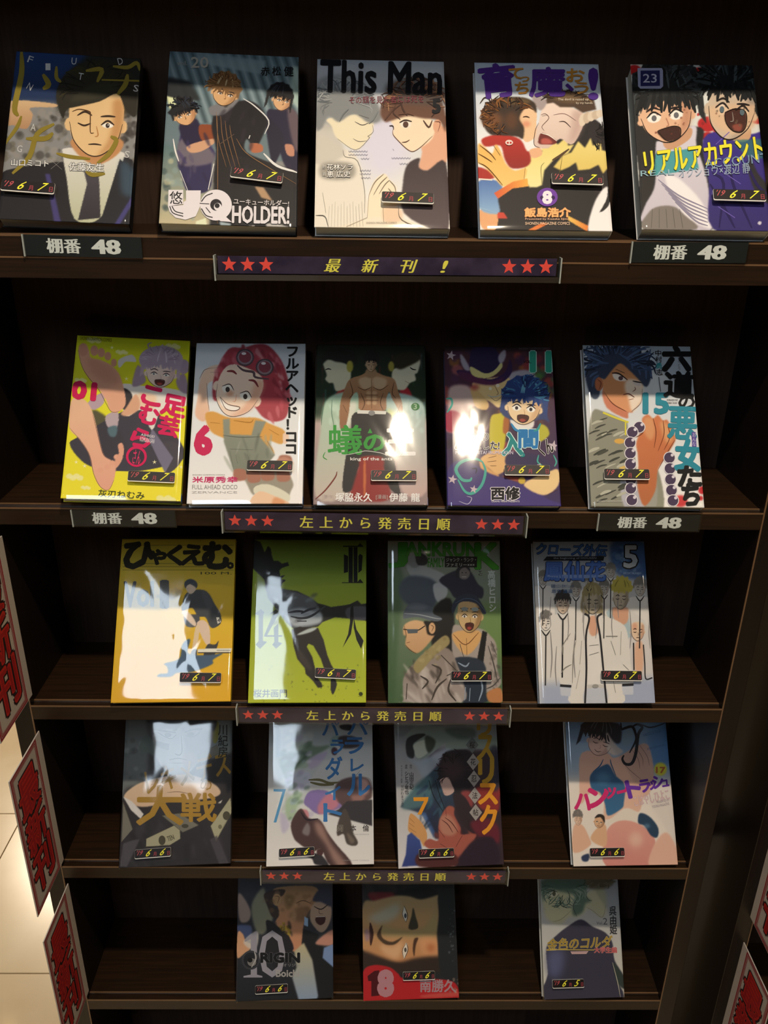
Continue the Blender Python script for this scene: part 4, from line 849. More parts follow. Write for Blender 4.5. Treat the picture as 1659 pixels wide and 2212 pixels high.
def a13(A):
    A.p('100 150 1380 150 1380 1920 100 1920', '#8e968a', 0, 1, '#4c6644')
    A.s_('140 520 300 560 250 1200 230 1500 200 1900 140 1900', '#3c5c38', 20, .6); A.s_('1080 900 1340 900 1340 1500 1200 1300 1120 1150', '#6a8a44', 50, .7)
    A.t('J', (145, 215, 335, 465), '#3a8c26', .05, 0, 0, '#1c4a14', .012); A.t('ANK', (330, 205, 715, 345), '#3a8c26', .045, 0, 0, '#1c4a14', .012); A.t('RUN', (725, 210, 1090, 350), '#3a8c26', .045, 0, 0, '#1c4a14', .012); A.t('K', (1070, 220, 1310, 478), '#3a8c26', .045, 0, 0, '#1c4a14', .012)
    A.t('FAMILY', (560, 370, 735, 465), '#2f7a1e', .05)
    A.ink.fill(PT('740 350 1085 355 1080 470 740 468'), '#16181a'); A.t('ジャンク・ランク・', (755, 368, 1070, 410), '#b8bcb8', .01); A.t('ファミリー×××', (755, 425, 1055, 462), '#b8bcb8', .01)
    # man in cap leaping and hooded man at the back
    A.s_('340 440 540 460 760 560 740 640 620 620 480 610 380 560', '#a8acac', 6); A.e(420, 400, 70, 75, '#8e9290', 4); A.s_('430 330 500 320 560 380 540 440 450 440', '#24282c', 3); A.s_('360 560 640 620 620 900 340 860 250 700', '#4e5a68', 12)
    A.s_('620 650 740 640 770 740 700 840 640 800', '#b8bcc0', 6); A.s_('700 840 790 800 790 960 690 960', '#a09458', 6)
    A.s_('680 600 860 500 1000 500 1090 640 1150 700 1130 800 1000 760 860 800 780 700', '#2a2c3c', 4); A.e(945, 530, 62, 68, '#7c7470', 3); A.s_('850 560 880 470 990 460 1010 520 960 470 900 500 890 580', '#22242e', 3)
    A.ink.disc(925, 525, 7, 6, '#2a2a2a'); A.ink.disc(965, 525, 7, 6, '#2a2a2a'); A.l('920 570 970 570', 8, '#f0ece4')
    A.s_('600 960 800 800 850 1200 820 1500 640 1500', '#1a1a18', 10)
    # shouting man with bucket hat and glasses
    A.s_('820 1120 900 1080 1120 1120 1220 1190 1290 1300 1300 1560 1340 1700 1220 1790 940 1790 830 1450', '#a49a94', 5); A.s_('830 1160 1100 1140 1110 1260 980 1400 860 1300', '#d8a86c', 6); A.l('970 1220 975 1400', 9, '#5a3820'); A.l('830 1180 960 1290 1100 1160', 9, '#7a4c28')
    A.face(1005, 980, 125, 175, '#c8a878', '#8c6a40', 2, 0, 'open', 'open', '#241c14')
    A.s_('810 900 860 800 960 750 1070 770 1130 850 1180 950 1140 960 1080 860 960 830 880 860 830 960', '#2c3648', 3); A.l('850 850 960 800 1080 830 1180 950', 8, '#54647c')
    A.l('905 905 990 905', 9, '#16181a', False); A.l('1010 910 1110 905', 9, '#16181a', False); A.ink.disc(950, 912, 36, 22, '#8a9494'); A.ink.disc(1060, 915, 38, 22, '#98a4a4')
    A.p('1140 1140 1190 1160 1150 1480 1080 1470', '#141416', 2); A.folds((1190, 1250, 1320, 1760), 18, 14, ['#c8beb8', '#6a605a', '#4c443e'], 70, 6); A.s_('850 1430 1150 1470 1180 1800 1180 1900 920 1900 900 1600', '#26303e', 5)
    for P in ('880 1480 960 1520 1000 1480', '1100 1600 1140 1750 1100 1890', '960 1740 950 1880', '1010 1750 1000 1890'): A.l(P, 18, '#8c9cb0')
    A.s_('1190 1800 1330 1750 1350 1900 1220 1900', '#c08050', 5)
    for P in ('1200 1300 1260 1500 1300 1680', '1230 1250 1290 1400', '1180 1760 1260 1720 1330 1640', '900 1280 940 1420'): A.l(P, 14, '#55504c')
    # man with brimmed hat, glasses and fleece collar
    A.s_('300 1880 300 1650 400 1500 560 1350 780 1330 880 1520 940 1700 920 1900 290 1900', '#8d8078', 5, 1, '#a59a94')
    for P in ('700 1400 860 1560', '760 1650 660 1740 600 1880', '800 1660 780 1780 860 1890', '480 1620 560 1680 500 1760', '340 1700 330 1870', '880 1560 760 1620', '600 1500 700 1560 640 1700'): A.l(P, 22, '#4c443e')
    A.folds((320, 1500, 900, 1880), 40, 16, ['#c0b4ae', '#5c524c', '#3c3430', '#d0c6c0'], 60, 5)
    A.s_('410 1500 560 1340 740 1190 790 1280 640 1400 500 1560 440 1590', '#9c8e62', 6); A.speck((450, 1220, 760, 1520), 18, 22, ['#7d7048', '#b4a678'], .5, 5)
    A.s_('310 1080 420 1030 560 1060 640 1100 640 1180 520 1330 440 1380 370 1340 320 1290 330 1200 300 1180', '#ddb488', 4, 1, '#c89c70'); A.s_('520 1040 640 1060 680 1150 640 1190 560 1180 540 1100', '#221d18', 4); A.e(605, 1115, 36, 60, '#d8ac80', 2); A.l('590 1080 620 1100 600 1150', 6, '#4a3020')
    A.s_('300 1010 310 930 380 850 480 850 600 890 620 960 700 1000 705 1030 620 1040 460 1000 340 1010', '#5c6470', 3); A.l('310 960 460 970 640 1010 705 1015', 12, '#98a0a8'); A.s_('330 900 450 870 560 890 480 930', '#7a828c', 12, .7)
    A.l('300 1125 440 1140 530 1090', 10, '#1a1a1c', False); A.ink.fill(PT('335 1125 455 1125 450 1165 350 1170'), '#5c646c'); A.l('335 1270 370 1260', 8, '#7a4030'); A.l('310 1090 330 1190 320 1220', 6, '#6a4428'); A.l('320 1290 370 1345 440 1385', 7, '#6a4a30')
    A.v('高橋ヒロシ', (1195, 500, 1275, 945), '#c4ccc8', .03, 3)
    A.v('YC', (1095, 500, 1160, 560), '#26282a', .02)

def a14(A):
    A.p('80 150 1430 150 1430 1920 80 1920', '#a9adb0', 0, 1, '#d8d6d6')
    A.s_('940 200 1280 200 1310 560 1100 580 960 480', '#33588e', 20, .9); A.speck((950, 230, 1290, 560), 24, 30, ['#5a84b4', '#28487c', '#86a4c4'], .6, 6)
    def student(cx, cy, s, skin, hairc, open_=False):
        W = 150 * s
        A.s_([(cx - W, cy + 150 * s), (cx - 60 * s, cy + 90 * s), (cx + 60 * s, cy + 90 * s), (cx + W, cy + 150 * s), (cx + W * 1.2, cy + 520 * s), (cx + W * 1.1, cy + 800 * s), (cx - W * 1.1, cy + 800 * s), (cx - W * 1.2, cy + 520 * s)], '#dbd7d2', 3)
        for k in (-1, 1):
            A.l([(cx + k * W * .8, cy + 260 * s), (cx + k * W * .7, cy + 500 * s), (cx + k * W * .8, cy + 700 * s)], 9 * s + 3, '#8e8a8a')
        A.l([(cx - 50 * s, cy + 80 * s), (cx, cy + 140 * s), (cx + 50 * s, cy + 80 * s)], 16 * s, '#26262a')
        A.l([(cx, cy + 140 * s), (cx - 6 * s, cy + 700 * s)], 15 * s, '#26262a', False)
        A.face(cx, cy, 58 * s, 82 * s, skin, '#a08c80', 0, 0, 'closed', 'line', '#3a302c', lw=max(4, 6 * s))
        if hairc: A.hair(cx, cy - 10 * s, 66 * s, 86 * s, hairc, hairc, 0, 5, -.4, .0, int(cx), .1)
    for x, y, s in ((930, 520, .7), (210, 600, .7), (700, 640, .6), (560, 720, .75), (860, 700, .75), (1240, 700, .9)): student(x, y, s, '#b8b2a8', '#77746e')
    student(240, 1060, .95, '#e6dcd2', '#6e6a68'); student(420, 870, 1.1, '#c8b4a0', '#2c2a2c')
    A.s_('900 930 960 900 1120 930 1180 1000 1300 1080 1320 1500 1100 1400 900 1000', '#a8bcc4', 4); A.s_('950 900 1110 900 1110 1040 1040 1080 960 1010', '#cf9c80', 5); A.s_('1120 930 1300 1060 1330 1240 1190 1250', '#d2cfcc', 4)
    A.face(1035, 800, 78, 110, '#bcae98', '#8a7c6c', 2, 0, 'closed', 'line', '#3a302c', lw=7); A.hair(1045, 730, 92, 100, '#bcae4c', '#8a8038', 3, 8, .0, -.1, 5, .2)
    A.s_('1110 1240 1200 1220 1330 1240 1380 1640 1300 1640 1200 1560 1110 1540', '#d2cdcc', 4); A.s_('1190 1280 1270 1280 1270 1560 1190 1560', '#dcae92', 8)
    A.face(1215, 1150, 68, 96, '#e0c4a8', '#b88a70', 0, 0, 'closed', 'line', '#5a3a30', lw=6); A.e(1185, 1100, 28, 40, '#d08a70', 10, .6)
    A.l('1170 1270 1175 1560', 14, '#26262a', False); A.l('1275 1290 1290 1500 1300 1650 1370 1640', 12, '#26262a', False)
    A.p('180 1700 1410 1640 1410 1920 180 1920', '#8d9cc0', 40, .7)
    # front man in an open white jacket
    A.s_('470 1060 640 980 700 960 800 960 1040 1060 1110 1180 1140 1480 1170 1700 1050 1720 1050 1920 510 1920 510 1720 390 1700 400 1350 440 1120', '#dedad4', 3)
    A.s_('690 1030 810 1020 830 1250 870 1600 880 1920 670 1920 680 1500', '#e3dfda', 3); A.s_('700 1000 790 1000 800 1150 740 1200 700 1150', '#d8a488', 6); A.s_('665 1760 870 1740 880 1920 660 1920', '#c0c4d0', 5)
    for P in ('500 1170 420 1300 420 1400', '510 1500 440 1540 400 1600', '560 1250 530 1400 520 1700', '1040 1150 1030 1400', '1060 1500 1120 1560', '930 1250 980 1400', '700 1300 800 1290', '700 1400 800 1370', '620 1250 600 1500', '600 1560 560 1760', '950 1650 980 1800'): A.l(P, 10, '#8c8880')
    A.l('650 960 700 1010 665 1200 670 1550 655 1915', 20, '#24242a', False); A.l('835 960 785 1010 815 1200 850 1560 885 1915', 20, '#24242a', False)
    A.l('390 1722 510 1732', 24, '#24242a', False); A.l('1050 1718 1170 1712', 24, '#24242a', False); A.l('875 1200 1000 1200', 8, '#8c8880', False)
    A.p('390 1740 510 1750 500 1840 400 1830', '#c4c8d4', 2); A.p('1050 1735 1170 1730 1170 1820 1060 1820', '#c4c8d4', 2)
    A.p('680 1715 860 1710 860 1750 680 1755', '#c8c4c0', 2); A.ink.disc(765, 1730, 34, 20, '#9a9894')
    A.s_('610 880 640 750 720 700 810 740 860 960 880 980 800 960 640 960', '#8f8262', 5)
    A.face(735, 845, 85, 115, '#b0a48e', '#857a68', 0, 0, 'closed', 'line', '#2e2a26', lw=7); A.hair(735, 800, 92, 110, '#95885e', '#b8a878', 0, 4, -.35, .5, 7, .05)
    k = '#15181c'
    A.t('クローズ外伝', (140, 222, 885, 345), '#3c68a4', .03, 1.5, .15, k, .04)
    A.ink.fill(PT('250 355 860 352 850 400 210 400'), '#1c1f24'); A.t('the beginning of HOUSEN', (320, 362, 775, 388), '#9aa0a8', .01)
    A.t('鳳仙花', (225, 410, 870, 612), '#3a64b0', .05, 0, 0, '#1a1e2c', .03); A.l('240 560 540 570 860 560', 40, '#7a94c4')
    A.t('鳳仙花', (225, 410, 870, 612), '#4a70b8', .0)
    A.t('5', (1070, 245, 1205, 470), '#c4c8cc', .03, 0, 0, k, .05)
    A.t('HIROSHI TAKAHASHI', (1060, 520, 1250, 545), '#a8c0d8', 0)
    A.t('高橋ヒロシ 鈴木リュータ', (295, 650, 535, 690), '#3c5c84', .02); A.t('原作 漫画', (300, 705, 520, 745), '#3c5c84', .02)

def a15(A):
    A.p('80 -80 1560 -80 1560 2060 80 2060', '#2e2c2c', 0, 1, '#242026')
    A.s_('150 140 450 140 440 900 200 1000 130 1100', '#7c8484', 30, .8)
    A.p('1240 130 1520 130 1510 560 1240 640', '#94a09c', 20, .8); A.s_('1250 160 1350 180 1340 400 1280 420', '#94902c', 6)
    A.speck((150, 150, 500, 1000), 20, 40, ['#5c6664', '#98a29e', '#3c4442'], .5, 12)
    A.s_('540 300 620 130 1150 130 1260 300 1240 500 1080 700 940 840 760 840 620 720 560 600 520 420', '#a8a6a2', 5, 1, '#9a9896'); A.s_('900 140 1260 160 1240 520 1000 760 920 700 940 500', '#6c6260', 20, .8); A.e(980, 640, 100, 90, '#a88a8c', 25, .6)
    A.s_('460 140 800 100 1300 120 1280 300 1200 200 1100 220 900 210 800 300 760 260 540 270 500 200', '#302c28', 10)
    A.s_('440 330 540 440 540 600 470 560 400 560 350 480', '#5c7068', 12, .8); A.p('560 410 730 450 720 530 560 470', '#4c4c4c', 6)
    for sx, P in ((0, '580 300 680 360 760 380 820 330'), (1, '930 340 1000 360 1070 340 1120 290')): A.l(P, 10, '#26221e')
    A.ink.disc(715, 335, 44, 26, '#2a2622'); A.ink.disc(1000, 325, 44, 26, '#2a2622'); A.l('540 270 700 290 820 310', 22, '#26221e'); A.l('920 310 1010 270 1150 260', 24, '#26221e')
    A.l('880 340 890 540 850 590 800 570', 14, '#3c3632'); A.l('730 650 840 630 950 650', 12, '#3a2e2a'); A.l('770 690 910 690', 14, '#4c423c'); A.l('560 560 620 720 700 800', 7, '#4c4642')
    A.s_('160 1100 320 960 560 880 900 830 1150 880 1330 980 1370 1080 1200 1140 900 1150 760 1170 560 1220 380 1240 250 1200', '#e2c6a8', 5, 1, '#d8b898')
    for P in ('360 1140 900 1130', '700 1060 850 1050 1000 1080', '500 960 700 920', '1100 1000 1250 1010'): A.l(P, 7, '#7a5c48')
    A.p('150 1110 260 1170 410 1330 370 1390 250 1280', '#dcd8d4', 3); A.p('1400 1150 1320 1310 1250 1330 1340 1190', '#d8d4cc', 3)
    A.s_('150 1400 400 1420 780 1180 900 1180 1400 1200 1500 1400 1500 1990 120 1990', '#29262b', 6, 1)
    A.folds((200, 1450, 1400, 1950), 24, 30, ['#1c1a1e', '#3c383e'], 70, 5)
    for q, rr in (('440 1640 860 1440 870 1640 740 1720 440 1740', 0), ('1250 1480 1500 1120 1520 1300 1320 1670', 1), ('640 1350 860 1320 1100 1470 900 1560', 2), ('150 1180 270 1520 130 1680', 3), ('1080 600 1330 460 1360 560 1140 690', 4)):
        A.p(q, '#aaa68a' if rr < 2 else '#77756a', 3); P = PT(q); A.ink.stroke(P + P[:1], 5, '#55523e', False, False)
    A.ink.disc(640, 1660, 44, 60, '#4c4a3c'); A.ink.disc(1450, 1350, 46, 56, '#4c4a3c'); A.t('TEN', (705, 1600, 790, 1660), '#55523e', .03, -18); A.ink.disc(1370, 1490, 24, 28, '#77745c'); A.ink.disc(930, 1480, 44, 26, '#4a483e')
    go = '#a98434'
    A.p('150 1700 300 1650 360 1650 200 1990 110 1990', '#56525a', 8, .8); A.p('1240 1650 1330 1600 1500 1990 1370 1990', '#4a464e', 8, .8)
    A.t('レキメデス', (420, 640, 1500, 960), go, .02, -14, .1, '#7a6a48', .01); A.t('の', (1120, 900, 1265, 1030), go, .0)
    A.t('大', (325, 980, 900, 1460), go, .03); A.t('戦', (880, 1070, 1320, 1420), go, .03)
    A.v('川紀房', (1345, 200, 1470, 620), '#2a3230', .02)

def a16(A):
    A.p('60 -80 1470 -80 1470 2040 60 2040', '#b9c0c4', 0, 1, '#ece8e6')
    A.s_('180 250 400 330 700 250 760 210 1000 210 1040 330 900 560 640 900 640 1080 540 1220 480 1300 400 1440 340 1380 300 1560 280 1200 300 960 220 820 180 560', '#c4ccce', 10)
    for q, c in (('260 560 560 400 700 480 900 470 640 640 400 800 300 820', '#5e7a60'), ('300 640 540 540 620 600 420 740', '#3c5440'), ('340 460 640 300 660 420 420 560', '#dce2dc'), ('620 640 860 540 760 700 640 760', '#b8a8cc'), ('340 860 620 800 620 1000 400 1100', '#c8cce4'), ('340 1160 520 1050 480 1300 360 1400', '#a8c4a0'), ('200 260 260 260 260 560 210 600', '#8fa4b0'), ('900 380 1000 340 980 420 900 560', '#8cb0a8'), ('260 1300 380 1440 330 1560 280 1540', '#c4bcd8')): A.s_(q, c, 16, .8)
    A.speck((260, 280, 640, 1400), 60, 34, ['#dfe6e4', '#8fae90', '#b4a8cc', '#5e7a62', '#e8ecf0', '#9cb4c4'], .5, 9, 1.8, 150)
    A.s_('1000 360 1200 360 1260 480 1040 500', '#3a3238', 10); A.s_('1020 210 1160 210 1150 280 1030 260', '#26242a', 8); A.e(945, 540, 40, 50, '#4a2c3c', 8)
    for P in ('620 900 760 900 880 940 1000 930', '640 930 780 960 940 960'): A.l(P, 34, '#6c6848')
    A.s_('1000 920 1200 860 1380 900 1420 1100 1340 1180 1220 1300 1100 1300 960 1200 940 1060', '#5c4648', 10); A.s_('1230 900 1360 900 1380 1040 1280 1090', '#caa29c', 20, .9); A.s_('1150 1100 1330 1100 1240 1220', '#a87c74', 20, .8)
    A.p('1100 1170 1420 1150 1420 1480 860 1330 1000 1270', '#343238', 5)
    A.s_('560 1180 640 1040 860 1040 960 1160 1040 1230 900 1300 740 1330 620 1250', '#8674b0', 8); A.s_('740 1220 880 1070 1000 1200 900 1290 760 1330', '#d0808c', 14, .85); A.s_('500 1290 600 1280 620 1380 540 1500 480 1540 470 1420', '#cf8a94', 8)
    A.s_('400 1440 520 1260 620 1380 760 1400 860 1560 960 1700 1170 1970 900 1980 780 1780 660 1800 500 1700 430 1620', '#4a3434', 8); A.s_('700 1420 800 1480 900 1700 1100 1960 960 1960 840 1720 720 1560', '#b08c80', 26, .8)
    A.l('520 1300 600 1400 740 1390', 22, '#2e2430'); A.s_('600 1440 640 1500 620 1600 540 1560', '#8c8488', 10, .8)
    A.s_('1070 1260 1140 1380 1180 1560 1240 1680 1200 1730 1100 1700 1060 1580 980 1600 990 1440', '#4c4440', 6); A.s_('1100 1560 1200 1660 1150 1700', '#7a6c60', 12, .8)
    A.s_('560 1850 760 1830 880 1980 820 1980 700 1960 660 1890', '#2c2a30', 6); A.s_('730 1780 800 1780 790 1850 730 1830', '#4a2c2c', 4)
    A.l('1270 780 1180 880 1050 930', 5, '#6a685a'); A.l('1240 880 1380 880 1420 1000 1400 1120', 4, '#7a7470')
    b = '#3a78b8'
    A.t('パラレル', (1130, 100, 1370, 1095), b, .0) if False else None
    for ch, bx in (('ラ', (1080, 370, 1310, 570)), ('レ', (1150, 640, 1310, 790)), ('ル', (1110, 830, 1390, 1095)), ('ダ', (835, 610, 1040, 890)), ('イ', (830, 980, 1020, 1150)), ('ト', (810, 1200, 1035, 1420)), ('ラ', (900, 400, 1060, 570)), ('パ', (1110, 160, 1370, 330)), ('パ', (795, 160, 1000, 340))): A.t(ch, bx, b, .03)
    for q in ('180 1015 335 1015 215 1435 180 1435 290 1050 180 1045',): A.ink.fill(PT(q), '#5a9ccc')
    A.v('岡', (975, 1465, 1055, 1550), '#3a3638', .02, out='#b8b0a0', ow=.03); A.v('本', (1140, 1465, 1220, 1550), '#3a3638', .02); A.v('倫', (1300, 1465, 1380, 1550), '#3a3638', .02)
    A.t('LYNN OKAMOTO', (1180, 1578, 1380, 1592), '#a09c9c', 0); A.t('YOUNG JUMP COMICS', (1040, 1905, 1380, 1920), '#a09c9c', 0)

def a17(A):
    A.p('100 -60 1530 -60 1530 2060 100 2060', '#888c90', 0, 1, '#dcd8da')
    A.p('560 520 1450 520 1520 1990 900 1990 560 1400', '#33242e', 30)
    A.s_('120 200 380 200 260 340 140 340', '#80868a', 14)
    # pale figure at the top
    A.s_('280 340 420 230 740 230 960 300 1100 380 1420 360 1410 520 1100 500 800 530 760 440 560 600 440 640 360 560 350 440', '#8e9c94', 8); A.s_('760 260 1100 250 1140 360 920 380', '#4c5c54', 20, .7)
    A.s_('370 460 480 400 540 420 560 540 440 630 380 570', '#c4ccbc', 5); A.s_('270 460 300 370 420 320 520 330 420 400 360 460 380 560 360 630 290 600', '#20242a', 5); A.s_('520 340 640 400 620 500 560 560 520 480', '#3a463c', 10)
    A.s_('280 610 420 660 620 580 800 500 860 600 700 680 560 860 480 860 400 720', '#a4b4c4', 20, .9); A.s_('600 560 800 520 760 640 640 660', '#b8bccc', 30, .8)
    # cloaked figure
    A.p('540 850 700 700 880 800 900 1100 860 1400 700 1640 640 1640 520 1340 340 1280 200 1240 360 1040', '#2a4a5c', 10, 1, '#26243c'); A.s_('330 1030 520 860 600 900 560 1180 340 1270 220 1240', '#557a80', 20, .8); A.p('400 1280 520 1310 640 1560 620 1630 480 1350', '#3a5c90', 8, .8)
    for P in ('560 900 620 1100 740 1300', '640 900 700 1100 760 1260'): A.l(P, 12, '#16222c')
    A.folds((400, 900, 760, 1500), 26, 18, ['#17263a', '#3a6478', '#22345c'], 115, 5)
    A.folds((620, 1500, 1350, 1960), 40, 26, ['#6a2420', '#b06048', '#3c1a20', '#8a3c30'], 60, 8)
    A.strands(900, 800, 260, 270, ['#120e14', '#3a2830', '#241a22'], 50, 150, 400, 12, 1.1, 9)
    A.s_('760 560 960 520 1080 560 1160 800 1150 950 1080 1000 1020 1300 920 1100 860 1050 700 880 680 760', '#1d1822', 10); A.s_('700 700 900 640 1000 760 900 900 760 860', '#4a2f34', 30, .6)
    A.s_('700 900 800 870 850 960 880 1040 820 1090 760 1090 730 1020', '#c4a49c', 4); A.l('790 880 830 890', 8, '#2a1c1c'); A.l('740 1060 780 1070', 6, '#7a4a44')
    A.s_('960 1060 1080 1040 1120 1200 1060 1240', '#8a3c3e', 14); A.s_('1150 1000 1440 990 1450 1160 1420 1300 1200 1250', '#8a2a2a', 14)
    A.s_('860 1100 1000 1100 1120 1300 1260 1560 1200 1600 1000 1480', '#2a1e26', 8)
    A.s_('320 1340 360 1330 480 1450 540 1600 500 1740 440 1640 310 1550 300 1450', '#d09a60', 4)
    for P in ('320 1380 380 1440', '310 1440 380 1490', '310 1500 400 1560'): A.l(P, 7, '#7a5030')
    A.s_('680 1480 720 1340 800 1230 880 1250 880 1340 960 1500 960 1580 1080 1580 1160 1600 1000 1800 900 1900 520 1740 560 1640 680 1660', '#a4584a', 8); A.s_('700 1380 820 1340 920 1500 860 1600 720 1560', '#b88470', 14, .8)
    for P in ('770 1240 780 1360', '720 1400 800 1460 860 1560', '760 1370 850 1440 930 1560', '680 1520 760 1620', '700 1700 860 1800', '980 1600 900 1740'): A.l(P, 10, '#5a2a26')
    A.s_('1080 1440 1300 1380 1440 1500 1440 1700 1300 1640 1180 1600', '#6a1e2e', 20, .9); A.s_('1000 1800 1160 1640 1380 1640 1420 1980 900 1990', '#281a2a', 14)
    A.p('290 1600 340 1560 450 1660 480 1800 440 1980 220 1990 270 1840', '#3c5090', 6, 1, '#2e3c7c'); A.s_('440 1820 860 1820 900 1980 440 1990', '#4e2424', 12); A.s_('1320 520 1440 520 1440 1000 1340 980', '#2a2a3c', 20, .8)
    go = '#e0962a'
    for ch, bx in (('リ', (1170, 150, 1340, 340)), ('ス', (1170, 340, 1370, 650)), ('リ', (1190, 640, 1370, 940)), ('ス', (1190, 950, 1420, 1200)), ('ク', (1210, 1220, 1410, 1580))): A.t(ch, bx, '#b08a2c' if bx[1] < 900 else go, .05)
    for i, ch in enumerate('桜花忍法帖'):
        x, y = 1105 + 11 * i, 460 + 212 * i
        A.ink.fill([(x, y - 105), (x + 80, y), (x, y + 105), (x - 80, y)], '#9c9694' if i else '#6c7272'); A.t(ch, (x - 32, y - 42, x + 32, y + 42), '#221e20', .02)
    A.ink.fill(PT('365 1118 555 1115 548 1160 465 1335 415 1335 500 1165 370 1165'), go)
    A.v('山田正紀', (315, 800, 370, 1020), '#26282c', .02); A.v('シヒラ竜也', (255, 790, 308, 1080), '#26282c', .02); A.v('せがわまさき', (205, 960, 248, 1220), '#3a3c40', .0); A.v('原作', (318, 705, 350, 760), '#3a3c40', 0); A.v('漫画', (258, 705, 290, 760), '#3a3c40', 0); A.v('キャラクター原案', (205, 715, 230, 940), '#55585c', 0)

def a18(A):
    A.p('80 -60 1560 -60 1560 2020 80 2020', '#6f94bc', 0, 1, '#efe2d4'); A.p('100 880 1560 880 1560 2020 180 2020', '#eadfd6', 60)
    A.s_('1190 240 1420 240 1440 700 1200 700', '#4f7eb4', 40, .8)
    # swimmer with wet dark hair and a blue racing suit, goggles in hand
    A.s_('330 560 640 560 760 620 1100 440 1200 560 1240 900 1170 1080 1100 1130 1050 1300 860 1300 620 1400 600 1140 440 1060 320 1200 300 900', '#d6a898', 6, 1, '#e6bca6')
    A.s_('430 880 480 790 620 710 680 720 760 850 870 960 860 1180 830 1260 660 1350 620 1200 560 1060 460 1020', '#2c567e', 5, 1, '#3a6c96'); A.e(600, 880, 90, 70, '#5a90b4', 30, .6)
    A.l('470 800 560 720 600 640', 16, '#2c567e'); A.l('760 850 700 700 690 640', 14, '#2c567e')
    A.face(560, 440, 150, 150, '#d9b2a4', '#b48c84', 20, .2, 'closed', 'smile', '#4a3438')
    A.hair(520, 370, 190, 180, '#2c2a32', '#5c6068', 16, 7, -.05, .9, 31, .12); A.s_('700 180 820 220 820 420 740 430 720 300', '#33343e', 10)
    A.s_('640 300 700 380 780 480 850 540 780 590 680 570 640 480', '#d6c6be', 8)
    for P in ('1040 440 1150 600 1180 720', '1000 480 1090 620 1100 720', '960 520 1040 640 1060 760', '860 700 960 800 1080 900'): A.l(P, 7, '#8a6a64')
    A.l('820 180 830 260 870 250 960 230 1000 300 1010 400 930 560', 34, '#26262e'); A.l('950 240 1030 200 1090 240 1040 330 1010 560 960 690 880 700 840 640 860 590', 40, '#2c2c34'); A.e(905, 370, 70, 110, '#94a8b8', 6, .8, 10)
    A.l('1070 200 1200 240 1400 180', 20, '#3a3a44')
    # pool float and towel in front, two small people behind
    A.s_('640 1460 860 1260 1040 1310 1120 1380 1260 1500 1200 1560 1000 1460 760 1420', '#e8dcd0', 6)
    A.s_('620 1620 720 1450 900 1410 1100 1480 1240 1620 1250 1800 1180 1990 640 1990', '#e0a294', 6, 1, '#d48c84'); A.e(1010, 1650, 80, 90, '#eec8b4', 40, .8); A.s_('1250 1700 1400 1560 1540 1800 1540 1990 1180 1990', '#e6b8a4', 8)
    A.s_('1060 1320 1180 1360 1290 1500 1280 1620 1200 1600 1120 1480 1040 1440', '#24405c', 6); A.e(1150, 1480, 40, 30, '#6a90ac', 14, .6)
    A.s_('230 1480 340 1470 430 1640 440 1720 300 1810 210 1780', '#e2b49a', 5); A.s_('440 1640 500 1530 600 1460 640 1500 640 1720 540 1720', '#deb08c', 5)
    A.face(285, 1400, 44, 66, '#e2c0a8', '#b88c78', 0, 0, 'closed', 'line', '#5a4a48', lw=4); A.hair(280, 1370, 52, 64, '#77706c', '#918a86', 0, 4, -.1, .1, 3, .08)
    A.face(550, 1430, 62, 70, '#dcae88', '#a87c5c', 12, -.2, 'open', 'smile', '#33241e', lw=5, brow=False); A.s_('490 1380 540 1330 610 1350 620 1440 590 1400 560 1370', '#2c2420', 3)
    A.s_('330 1860 420 1830 410 1920 340 1920', '#2e3c5c', 4)
    m, v = '#d02c70', '#6a34a4'
    for ch, bx, c, r in (('ハ', (250, 1080, 440, 1270), m, 4), ('ン', (420, 1000, 660, 1230), m, -8), ('ツ', (620, 1000, 760, 1130), m, -6), ('ー', (775, 1035, 885, 1060), m, -14), ('・', (880, 985, 915, 1025), m, 0), ('ト', (900, 900, 1060, 1110), v, -14), ('ラ', (1060, 900, 1180, 1050), v, -10), ('ッ', (1170, 920, 1260, 1020), v, -8), ('シ', (1220, 850, 1350, 1000), v, -10), ('ュ', (1340, 900, 1420, 980), v, -10)): A.t(ch, bx, c, .06, r)
    A.e(1320, 765, 80, 82, '#dcd238', 10); A.t('17', (1265, 740, 1375, 812), '#b4622c', .05)
    A.t('こはやしひよこ', (980, 1060, 1430, 1190), '#e4c4c8', .02, -12, 0, '#9a7a84', .025)
    A.t('HANTSU X TRASH', (1100, 290, 1330, 330), '#4c6c94', .01, -14); A.t('KOBAYASHI HIYOKO', (1150, 470, 1380, 500), '#4c6c94', .01, -14); A.t('PRESENTED BY', (1270, 1150, 1430, 1180), '#a89aa4', 0, -12); A.t('YOUNG MAGAZINE', (1210, 1200, 1430, 1235), '#a89aa4', 0, -12)

